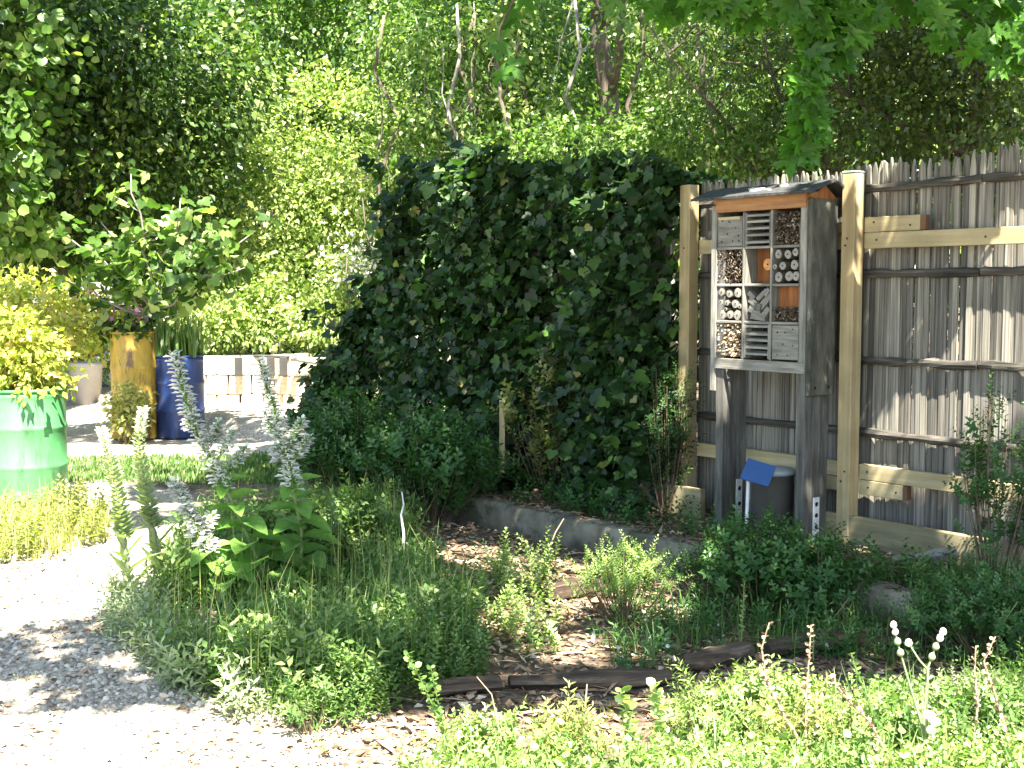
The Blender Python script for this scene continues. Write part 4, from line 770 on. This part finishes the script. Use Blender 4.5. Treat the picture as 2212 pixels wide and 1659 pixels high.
# stone bed planters built of blocks
def stone_bed(cx, cy, rad, a0, a1, nb, courses, label, bh=.2, h0=0):
    o = empty('stone_bed', (cx, cy, 0), 0, label, 'raised bed')
    mes = [MB().box(-.5, .5, -.5, .5, 0, 1, .04, .03).mesh('stone_block', M['stone']) for _ in range(4)]
    for c in range(courses):
        for i in range(nb):
            a = a0+(a1-a0)*(i+(.5 if c % 2 else 0))/nb; L = abs(a1-a0)*rad/nb
            link('stone_block', mes[rnd.randint(0, 3)], o, (math.cos(a)*rad, math.sin(a)*rad, c*bh), (0, 0, a+math.pi/2+rnd.uniform(-.05, .05)), (L*.96, .16*rnd.uniform(.9, 1.1), bh*.96))
    MB().lathe([(.001, courses*bh-.08), (rad-.05, courses*bh-.08)], 24).obj('soil', M['soil'], o); return o
p = at(530, 880, 17.3); stone_bed(p[0], p[1], .95, math.radians(185), math.radians(355), 10, 3, 'curved beige stone block bed behind the blue barrel', .255)
p = at(735, 900, 16.9); stone_bed(p[0], p[1], .80, math.radians(165), math.radians(340), 8, 3, 'stone block bed with plank rim partly hidden by dark vines', .25)
o = MB().tube([at(495, 770, 16.5), at(560, 769, 16.3), at(625, 771, 16.2)], .022, 6).obj('black_pipe', M['darkpipe']); tag(o, 'thin black pipe lying along the top of the curved stone bed', 'pipe')
o = MB().tube([at(630, 775, 16.0), at(690, 784, 15.9), at(760, 797, 15.8)], .03, 6).obj('rim_plank', M['palebark']); tag(o, 'brown plank along the rim of the stone bed beside the vines', 'plank')
for px in (515, 585, 612):
    o = MB().box(-.05, .05, -.02, .02, -.24, 0, .004).obj('hanging_strap', M['darkpipe'], None, loc=at(px, 772, 16.15)); tag(o, {515: 'left', 585: 'middle', 612: 'right'}[px]+' one of three dark straps hanging from the black pipe', 'strap')
o = MB().box(-1.6, 1.6, -.1, .1, 0, 1.75, .02).obj('pale_wall', M['palewall'], None, loc=(at(60, 700, 21)[0], 21, 0)); tag(o, 'pale sunlit wall glimpsed behind plants at the left edge', 'wall')
# ------------------------------------------------------------------ plants in barrels and beds
def bushcloud(name, label, cat, base, blobs, ncl, per, spread, size, mat, tmpl=T_OVAL, stems=8, **k):
    o = empty(name, base, 0, label, cat); base = np.array(base, float); bb = [(b[0]-base[0], b[1]-base[1], b[2]-base[2], *b[3:]) for b in blobs]; mb = MB()
    for i in range(stems):
        b = bb[i % len(bb)]; limb((rnd.uniform(-.08, .08), rnd.uniform(-.08, .08), 0), (b[0]+rnd.uniform(-.6, .6)*b[3], b[1]+rnd.uniform(-.5, .5)*b[4], b[2]+rnd.uniform(-.1, .8)*b[5]), .012, .003, .2, 5, mb, 5)
    mb.obj('stems', M['twig'], o); crown('foliage', bb, ncl, per, spread, size, mat, o, tmpl, **k); return o
t1 = B1+[0, 0, .83]; bushcloud('barrel_shrub', 'yellow green leafy shrub filling the green barrel', 'shrub', t1, [(t1[0]-.05, t1[1], t1[2]+.28, .36, .34, .3), (t1[0]+.05, t1[1]-.05, t1[2]+.1, .33, .3, .18), (t1[0]-.1, t1[1], t1[2]+.5, .25, .25, .2)], 240, 10, .04, .062, M['leafred'], T_OVAL, 10, shell=.2)
t2 = B2+[0, 0, 1.1]; fig = empty('fig_tree', t2, 0, 'young fig tree with pale bare branches growing from the yellow barrel', 'tree')
mb = MB(); pts = limb((.1, 0, 0), (.22, .0, .45), .035, .028, .1, 7, mb, 4); mb.obj('trunk', M['palebark'], fig, True)
FB = [(-.75, -.1, .62), (-.35, .1, 1.25), (.05, -.1, 1.75), (.55, 0, 1.5), (.95, .1, 1.15), (1.25, -.1, .75), (-.25, -.2, .85), (.5, .2, .9), (-.7, 0, 1.1), (.75, -.2, .5), (1.35, 0, 1.15)]
tips = []
for i, e_ in enumerate(FB):
    mb = MB(); pp = limb(pts[2+i % 3], e_, .02, .006, .3, 6, mb, 6); tips += pp[2:]; mb.obj('branch', M['palebark'], fig, True)
    for q in range(2): s0 = pp[3+q]; mb = MB(); q2 = limb(s0, s0+np.array([rnd.uniform(-.4, .4), rnd.uniform(-.3, .3), rnd.uniform(0, .4)]), .007, .003, .2, 4, mb, 3); tips += q2[1:]; mb.obj('twig', M['palebark'], fig)
tips = np.array(tips); n = 620; P = tips[R.randint(0, len(tips), n)]+R.normal(size=(n, 3))*.1; cloud('leaves', T_IVY, P, unit(rdir(n)+[0, 0, -.5]), unit(rdir(n)*.6+[0, -.3, .8]), .07+.09*R.rand(n), M['leafmid'], fig, None, 'stuff')
lm_ = npmesh('fig_leaf', *T_IVY, M['leafdark'], attr=np.full(len(T_IVY[0]), .4))
for i in range(36): j = rnd.randint(0, len(tips)-1); d = unit(rdir(1)+[0, 0, -.5]); place('leaf', lm_, fig, tips[j], frames(d, unit(rdir(1)*.6+[0, -.6, .6]))[0], rnd.uniform(.14, .22))
nb = 50; cloud('barrel_flowers', T_ROUND, np.stack([R.uniform(-.3, .1, nb), R.uniform(-.2, .2, nb), R.uniform(.02, .35, nb)], 1), rdir(nb), rdir(nb), .05, M['pink'], fig, None, 'stuff')
nb = 220; cloud('barrel_greens', T_OVAL, np.stack([R.uniform(-.32, .2, nb), R.uniform(-.25, .2, nb), R.uniform(-.04, .2, nb)], 1), rdir(nb), rdir(nb), .12, M['leafdark'], fig, None, 'stuff')
bp = B2+[.02, -.42, 0]; bushcloud('small_shrub', 'yellowish small shrub growing in front of the yellow barrel', 'shrub', bp, [(bp[0]+.05, bp[1], .32, .24, .2, .32)], 130, 8, .05, .06, M['leafyellow'], T_OVAL, 8, shell=.1)
t3 = B3+[0, 0, .88]; iris = empty('iris_clump', t3, 0, 'upright green and white stems growing in the blue barrel', 'plant'); n = 130
V, F, t = blades(np.stack([R.uniform(-.22, .22, n), R.uniform(-.2, .2, n), np.zeros(n)], 1), .25+.35*R.rand(n), .02+.02*R.rand(n), .25); link('blades', npmesh('blades', V, F, M['grass'], attr=t), iris, kind='stuff')
n = 60; cloud('seed_heads', T_NARROW, np.stack([R.uniform(-.22, .3, n), R.uniform(-.2, .2, n), R.uniform(.15, .5, n)], 1), np.tile([0, 0, -1.], (n, 1)), rdir(n), .1, M['leafgrey'], iris, None, 'stuff', 1.4)
def bb_(pxs, name, label, cat, mat, ncl, per, size, spread, stems=8, tmpl=T_OVAL, shell=.4, **k):
    """blobs given as (px, py, Y, rx, ry, rz)"""
    bl = [(*at(a, b_, y_), rx, ry, rz) for a, b_, y_, rx, ry, rz in pxs]; base = (bl[0][0], bl[0][1], 0); return bushcloud(name, label, cat, base, bl, ncl, per, spread, size, mat, tmpl, stems, shell=shell, **k)
bb_([(560, 690, 17.6, .8, .6, .5), (480, 700, 17.4, .5, .4, .4), (640, 650, 17.8, .8, .6, .7)], 'bed_herbs', 'pale sunlit herbs overflowing the curved stone bed', 'herbs', M['leaflight'], 420, 12, .085, .1)
bb_([(760, 640, 17.4, .45, .5, .7), (700, 700, 17.2, .6, .4, .4)], 'bed_herbs', 'whitish flowering herbs in the stone bed beside the vines', 'herbs', M['leaflight'], 220, 12, .08, .1)
n = 300; P = np.stack([R.normal(0, .28, n), R.normal(0, .3, n), R.normal(0, .22, n)], 1)+at(778, 580, 17.2); cl = cloud('white_blossom', T_OVAL, P, rdir(n), rdir(n), .08, M['petal'], None, None, 'stuff'); tag(cl, 'mass of white blossom above the stone bed beside the vines', 'blossom')
bb_([(60, 680, 13.6, .7, .5, .5), (190, 700, 14, .4, .4, .35), (0, 720, 13.4, .5, .5, .4)], 'reddish_herbs', 'sunlit reddish yellow herbs behind the green barrel', 'herbs', M['leafred'], 420, 12, .08, .1)
bb_([(250, 770, 19, .9, .5, .35), (100, 760, 18.8, .9, .5, .4), (400, 740, 19, .8, .5, .5)], 'border_plants', 'bright border plants at the far edge of the path', 'plants', M['leaflight'], 300, 12, .08, .1)
# ------------------------------------------------------------------ background trees
def tr(name, base, label, pxs, ncl, per, spread, size, leaf, bark, tmpl=T_OVAL, r=.1, **k):
    return tree(name, base, label, 'tree' if 'shrub' not in name else 'shrub', [(*at(a, b_, y_), rx, ry, rz) for a, b_, y_, rx, ry, rz in pxs], ncl, per, spread, size, M[leaf], M[bark], tmpl, r, **k)
GR = 'trees closing the back of the garden'
tr('broadleaf_tree', (-6.6, 17.5, 0), 'dark broadleaf tree filling the upper left corner', [(120, 330, 17.4, 2.0, 1.4, 1.6), (300, 160, 17.6, 1.9, 1.5, 1.4), (60, 60, 17, 2.0, 1.6, 1.4), (330, 380, 18, 1.3, 1.2, 1.1), (60, 520, 17.5, 1.2, 1.2, .7)], 2300, 13, .17, .115, 'leafdark', 'bark', T_OVAL, .16, shell=.35)
tr('broadleaf_tree', (-7.8, 15.8, 0), 'near leafy tree reaching in from the left edge', [(-40, 300, 15.5, 1.0, .9, 1.2), (10, 480, 15.8, .6, .7, .5), (-60, 80, 15.5, 1.3, 1.2, 1.2)], 420, 12, .14, .11, 'leafmid', 'bark', T_ROUND, .12, shell=.4)
tr('light_shrub_tree', (-3.0, 20.5, 0), 'tall pale green shrub glowing in sun left of the vine wall', [(700, 300, 19.5, 1.7, 1.2, 1.2), (600, 440, 19.2, 1.6, 1.2, 1.1), (760, 440, 19, 1.1, 1.0, 1.0), (520, 560, 19, 1.2, 1.0, .8), (700, 570, 19, 1.3, 1, .8), (480, 330, 19.5, .9, .9, .8)], 1900, 13, .13, .085, 'leaflight', 'bark', T_OVAL, .08, shell=.45)
tr('slender_tree', (-4.2, 22.5, 0), 'yellow green tree at top left of centre', [(560, 60, 21.5, 1.8, 1.5, 1.6), (760, 60, 21.5, 1.8, 1.5, 1.5), (420, 150, 21, 1.2, 1.2, 1.0), (680, -120, 21, 2, 1.5, 1.2)], 1300, 13, .16, .11, 'leafmid', 'palebark', T_OVAL, .13, shell=.35)
tr('slender_tree', (-.9, 17, 0), 'slim trunked tree behind the left end of the vine wall', [(980, 200, 17, 1.3, 1.2, 1.2), (900, 330, 16.8, .8, .9, .8), (1080, 60, 17, 1.3, 1.2, 1.1), (930, 30, 17.3, 1.1, 1.1, 1)], 950, 12, .14, .085, 'leafmid', 'palebark', T_OVAL, .10, shell=.3)
tr('slender_tree', (1.2, 18.5, 0), 'slim tree with pale stem rising behind the vine wall', [(1250, 200, 18, 1.5, 1.2, 1.3), (1330, 60, 18, 1.4, 1.2, 1.1), (1180, 310, 17.5, 1.2, 1.0, .7), (1420, 250, 18, 1.0, 1.2, 1.0)], 900, 12, .15, .09, 'leafmid', 'palebark', T_OVAL, .11, shell=.3)
tr('hedge_shrub', (1.7, 14.0, 0), 'bright green hedge shrub just above the vine wall', [(1150, 330, 14.5, .9, .6, .35), (1350, 320, 14, 1.0, .6, .4), (1500, 300, 13.5, .8, .6, .5), (1620, 330, 13, .6, .6, .4)], 520, 12, .11, .075, 'leafmid', 'bark', T_OVAL, .06, shell=.3)
tr('olive_tree', (3.6, 13.2, 0), 'dark olive tree with forked trunk behind the fence', [(1650, 170, 13, 1.1, 1.0, .9), (1560, 60, 13.2, 1.2, 1.0, .8), (1800, 100, 13, 1.1, 1.0, .9), (1950, 200, 12.6, 1.0, .9, .8)], 950, 12, .12, .07, 'leafolive', 'bark', T_NARROW, .12, shell=.3)
tr('olive_tree', (4.9, 12.2, 0), 'dark twiggy tree behind the fence at the upper right', [(2050, 150, 12, 1.0, 1.0, .9), (2200, 60, 12, 1.0, 1.0, .9), (2180, 260, 11.5, .8, .8, .5), (1880, 260, 12, .7, .8, .6), (1950, 30, 12.3, 1.1, 1, .8)], 1000, 12, .12, .07, 'leafolive', 'bark', T_OVAL, .13, shell=.3)
SPL = [(845, 300, 16.2), (968, 330, 15.6), (990, 320, 16.0), (1110, 330, 15.2), (1165, 300, 16.4), (1270, 310, 15.0), (1398, 320, 14.6), (1480, 300, 15.4), (1560, 320, 14.4)]
for i, (px, py, y_) in enumerate(SPL):
    b_ = at(px, py, y_); b_[2] = 0; bl = [(b_[0]+rnd.uniform(-.3, .3), b_[1], z, rnd.uniform(.4, .7), .5, .5) for z in (2.9, 3.8, 4.8)]
    where = ['left of all', 'second from the left', 'third from the left', 'fourth from the left', 'fifth from the left', 'sixth from the left', 'third from the right', 'second from the right', 'rightmost'][i]
    tree('sapling', b_, 'thin upright sapling above the vine wall, '+where, 'tree', bl, 62, 10, .13, .08, M['leafmid' if i % 3 else 'leaflight'], M['palebark' if i % 4 == 1 else 'bark'], T_OVAL, .042, lean=[b_[0]+rnd.uniform(-.4, .4), b_[1], 6.8], group='saplings above the vine wall', nl=4, shell=.1)
bk = empty('woodland', (0, 27, 0)); bk['kind'] = 'stuff'
bpy.data.objects.remove(bk)
P, out, t = clumps([(-11, 26, 4, 4, 1.5, 5), (-6, 27, 5, 4, 1.5, 6), (-1, 28, 5, 4, 1.5, 6), (4, 27, 5, 4, 1.5, 6), (9, 25, 5, 4, 2, 6), (5, 21, 4, 3, 1.5, 4), (0, 24, 3, 4, 1, 3.5), (-6, 24, 3, 4, 1, 3.5), (9, 18, 4, 3, 2, 4), (1, 30, 9, 12, 1, 3)], 7500, 12, .3, .2); n = len(P)
wd = cloud('far_woodland', T_OVAL, P, unit(out+rdir(n)), unit(rdir(n)*.7+[0, -.3, .7]), .2+.15*R.rand(n), M['leafdark'], None, t, 'stuff'); tag(wd, 'mass of far green woodland closing the view behind the trees', 'woodland')  # dark leaf colour stands in for the shaded depth between trees
def tall(base, lab, blobs, ncl, per=12, gap=0):  # added trees, crowns kept above the view to shade the background
    t = empty('added_tall_tree', base, 0, lab, 'tree'); b0 = np.array(base); m = MB(); pts = limb((0, 0, -.2), (.2, -.1, 7.5), .17, .09, .15, 8, m, 9); m.obj('trunk', M['bark'], t, True)
    for b in blobs:
        for q in range(2): m = MB(); limb(pts[rnd.randint(5, 8)], np.array(b[:3])-b0+np.array([rnd.uniform(-.5, .5)*b[3], rnd.uniform(-.5, .5)*b[4], 0]), .07, .015, .15, 5, m, 7); m.obj('limb', M['bark'], t, True)
    P, out, tt = clumps(blobs, ncl, per, .22, .05); k = (P[:, 2] > 1.6+.24*P[:, 1]+.7); P = P[k]-b0; n = len(P)
    cloud('crown', T_OVAL, P, rdir(n)*[1, 1, .4], unit(rdir(n)*.6+[0, 0, 1]), .2+.08*R.rand(n), M['leafdark'], t, tt[k])
tall((1.1, 16.6, 0), 'tall tree added behind the vine wall, its unseen high crown shading the centre', [(-.2, 13.5, 8.0, 2.2, 2.4, .9), (2.3, 13.0, 7.8, 2.2, 2.4, .9), (.8, 16, 8.6, 3.0, 2.2, 1)], 210)
tall((6.2, 14.4, 0), 'tall tree added behind the right fence, its unseen high crown shading the trees', [(4.6, 10.8, 7.3, 2.0, 2.0, .8), (6.5, 11.5, 7.6, 2.2, 2.2, .8), (3.2, 10.4, 7.0, 1.6, 1.6, .7)], 230)
tall((-7.6, 17.2, 0), 'tall tree added at the far left, its unseen high crown darkening the corner', [(-7.2, 13.6, 8.0, 2.4, 2.2, .9), (-5.2, 14.2, 8.3, 1.5, 1.8, .7), (-8.5, 16, 8.2, 2.5, 2.2, .9)], 300)
# ------------------------------------------------------------------ the maple overhead: gives the shade over bed, fence and vines
KX = -LD[0]/LD[2]; KY = -LD[1]/LD[2]       # shadow shift per metre of height (light moves by LD)
def lit(vx, vy):
    """sunlit patches on the ground, in ground coordinates along the light"""
    k = np.zeros(len(vx), bool)
    for cx, cy, rx, ry in LIT: k |= ((vx-cx)/rx)**2+((vy-cy)/ry)**2 < 1
    k |= (vy < np.interp(vx, [-2, -.3, .6, 2], [4.70, 4.68, 4.85, 4.9])+.15*vnoise(vx*2, vy*0, 21)); k |= (vx < -1.95+.1*vnoise(vy, vx, 22)) & (vy > 5.9) & (vy < 8.6+.3*vnoise(vx*2, vy, 24)); k |= (vx < -2.3) & (vy > 8.6) & (vy < 11) & (vnoise(vx*2.2, vy*2.2, 25) > .25); k |= (vx < -3.1) & (vy > 8) & (vy < 11); band = (vy > 13.2) & (vy < 14.5) & (vx > -6) & (vx < -2.2); fn = vnoise(vx*7, vy*7, 51)+.5*vnoise(vx*17, vy*17, 52); k |= (vy < 5.9) & (vx < -.5) & (fn > .12); k |= (vx < -.3) & (vx > -2.6) & (vy > 5) & (vy < 8.5) & (fn > .42); k |= (vy < 8) & (fn > 1.0); k |= (vy > 12.9) & (vx < 1.0) & ~band; k |= (vy > 10.9) & (vx < -2.6) & ~band
    return k
def gl(px, py, rx, ry): p = G(px, py); return (p[0], p[1], rx, ry)
LIT = [gl(1000, 1195, .3, .3), gl(1190, 1240, .3, .3), gl(1240, 1400, .25, .25), gl(2000, 1260, .25, .2), gl(1080, 1220, .30, .22), gl(1120, 1330, .3, .3), gl(1350, 1300, .46, .42), gl(1290, 1400, .3, .18), gl(900, 1290, .12, .12), gl(1700, 1500, .6, .12), gl(480, 1290, .15, .3)]
ST = [(.0, 2.3, .34, .26), (-.35, 2.32, .3, .22), (-.15, 2.3, .3, .25)]
ST += [(x, z, w, w*1.2) for x, z, w in ((.42, 1.42, .10), (.60, 1.46, .12), (.78, 1.48, .12), (.90, 1.44, .10), (1.05, 1.5, .18), (1.2, 1.5, .15), (.66, 1.9, .11), (.98, 1.95, .09), (1.1, 1.98, .11), (.45, 1.02, .09), (.62, 1.05, .08), (.78, 1.08, .08), (.25, 1.0, .08), (.2, .62, .09), (0.08, 1.75, .07), (0.09, 1.45, .07), (.1, 2.15, .07), (-1.2, 2.1, .08), (-1.2, .5, .12), (1.0, .6, .1))]
for s_, z_, rx, ry in ST:
    p = FP(s_, -.05, z_); LIT.append((p[0]+KX*z_, p[1]+KY*z_, rx+.04, ry+.04))
p = at(960, 560, 10.4); LIT.append((p[0]+KX*p[2], p[1]+KY*p[2], .24, .36))
for a_, b_, y_ in ((930, 490, 10.4), (985, 620, 10.2), (1560 - 300, 830, 9.3), (1200, 800, 9.3), (1455, 880, 8.3), (1430, 950, 8.3), (1550 - 60, 1080, 8.2)): p = at(a_, b_, y_); LIT.append((p[0]+KX*p[2], p[1]+KY*p[2], .15, .18))
maple = empty('maple_tree', (3.3, 2.6, 0), 0, 'maple tree overhanging the garden, its leafy branches hanging in at the top', 'tree'); mo = np.array(maple.location)
mb = MB(); tp = limb((0, 0, -.2), (-.3, .5, 4.2), .22, .13, .08, 10, mb, 8); mb.obj('trunk', M['bark'], maple, True)
ends = []
for (x, y, z) in ((-1.5, 2.5, 4.9), (0.5, 5.0, 5.0), (2.0, 6.2, 5.1), (-1.0, 5.5, 5.2), (2.5, 4.0, 5.4), (-2.4, 1.5, 5.2), (1.0, 2.3, 5.2), (-.5, 7.5, 5.4), (1.5, 8.3, 5.6), (3.5, 6.5, 5.2), (0.2, 3.6, 5.6)):
    mb = MB(); pp = limb(tp[rnd.randint(5, 8)], np.array([x, y, z])-mo, .07, .015, .15, 6, mb, 10); ends += pp[3:]
    for q in range(4): s0 = pp[rnd.randint(3, 9)]; p2 = limb(s0, s0+np.array([rnd.uniform(-1, 1), rnd.uniform(-1, 1), rnd.uniform(-.2, .5)]), .018, .005, .2, 4, mb, 4); ends += p2[1:]
    mb.obj('limb', M['bark'], maple, True)
nC = 4200; C = np.stack([R.uniform(-5.2, 4.6, nC), R.uniform(.6, 11.9, nC), R.uniform(4.35, 5.9, nC)], 1)
fz = C[:, 2] > H+.24*C[:, 1]+.55; C = C[fz]
n = 11; P = np.repeat(C, n, 0)+R.normal(size=(len(C)*n, 3))*np.array([.2, .2, .1])
vx = P[:, 0]+KX*P[:, 2]; vy = P[:, 1]+KY*P[:, 2]; keep = ~lit(vx, vy) & (P[:, 2] > H+.24*P[:, 1]+.35)  # crown shaped for the light: leaves dropped where sun patches should fall
P = P[keep]; lf = P[:, 0] < -1.7-.12*(P[:, 1]-5)
for Q, root in ((P[~lf], maple), (P[lf], None)):
    if root is None:
        root = empty('added_shade_tree', (-5.4, 7.4, 0), 0, 'unseen tree added left of the path so its crown shades the barrels', 'tree'); mb = MB(); tq = limb((0, 0, -.2), (.3, .2, 4.3), .18, .1, .1, 9, mb, 8); mb.obj('trunk', M['bark'], root, True)  # unseen tree, added to carry the leaves that shade the barrels
        for e_ in ((1.5, 3.5, 5.2), (2.5, 1, 5.0), (1.8, -2, 5.1), (.3, 3.8, 5.2), (2.8, -3.5, 5.2)): mb = MB(); limb(tq[6], e_, .06, .012, .15, 6, mb, 9); mb.obj('limb', M['bark'], root, True)
    Q = Q-np.array(root.location); n = len(Q); cloud('crown', T_MAPLE, Q, unit(rdir(n)*[1, 1, .4]+[0, 0, -.5]), unit(rdir(n)*.45+[0, 0, 1]), .12+.06*R.rand(n), M['leafmaple'], root, None)
print('CANOPY', n)
mapl = [npmesh('maple_leaf', T_MAPLE[0]*np.array([1, 1, .4+k]), T_MAPLE[1], M['leafmaple'], attr=np.full(len(T_MAPLE[0]), .15+.25*k)) for k in range(4)]
def hang(pix, Y_, n, spread, size, lab=None):
    pts = [at(a, b_, Y_)-mo for a, b_ in pix]; mb = MB(); m = len(pts); mb.tube(pts, [.009-.006*i/m for i in range(m)], 5); mb.obj('twig', M['bark'], maple)
    for i in range(n):
        c, ax = polyat(pts, min(.999, (i+.5)/n)); sd = rnd.choice((-1, 1)); d = np.array([[sd*rnd.uniform(.1, .9), rnd.uniform(-.4, .3), -rnd.uniform(.5, 1.1)]])
        nn = unit(np.array([[rnd.uniform(-.5, .5), -rnd.uniform(.3, 1), rnd.uniform(.1, .9)]])); place('leaf', mapl[rnd.randint(0, 3)], maple, c+np.array([rnd.uniform(-1, 1), rnd.uniform(-1, 1), rnd.uniform(-.3, .3)])*spread, frames(unit(d), nn)[0], size*rnd.uniform(.75, 1.2))
hang([(1800, -60), (1760, 60), (1745, 180), (1740, 270), (1735, 335)], 6.0, 95, .055, .135)
hang([(1900, -80), (1860, 0), (1820, 60), (1790, 130)], 6.0, 44, .09, .125)
hang([(1600, -100), (1700, -20), (1760, 40)], 6.0, 44, .09, .125)
hang([(1150, -80), (1110, 0), (1080, 60), (1075, 130), (1085, 170)], 6.6, 9, .06, .13)
hang([(1300, -60), (1400, -10), (1500, 20)], 6.4, 20, .12, .12)
hang([(1950, -60), (2060, 20), (2150, 60), (2230, 110)], 6.2, 46, .12, .12)
hang([(1500, -50), (1560, 0), (1640, 30)], 6.2, 34, .12, .12)
hang([(1850, -70), (1960, -10), (2040, 60), (2080, 110)], 6.1, 34, .13, .12)
hang([(2300, 20), (2240, 80), (2200, 140)], 6.1, 22, .1, .12)
hang([(2080, -60), (2180, -10), (2250, 20)], 6.2, 34, .12, .12)
mb = MB(); mb.tube([at(1980, -60, 6.3)-mo, at(2070, 20, 6.3)-mo, at(2120, 60, 6.3)-mo], [.022, .016, .01], 7); mb.obj('branch', M['palebark'], maple, True)
nt_ = sum(len(o.data.polygons) for o in bpy.data.objects if o.type == 'MESH'); print('OBJ', len(bpy.data.objects), 'FACES', nt_)
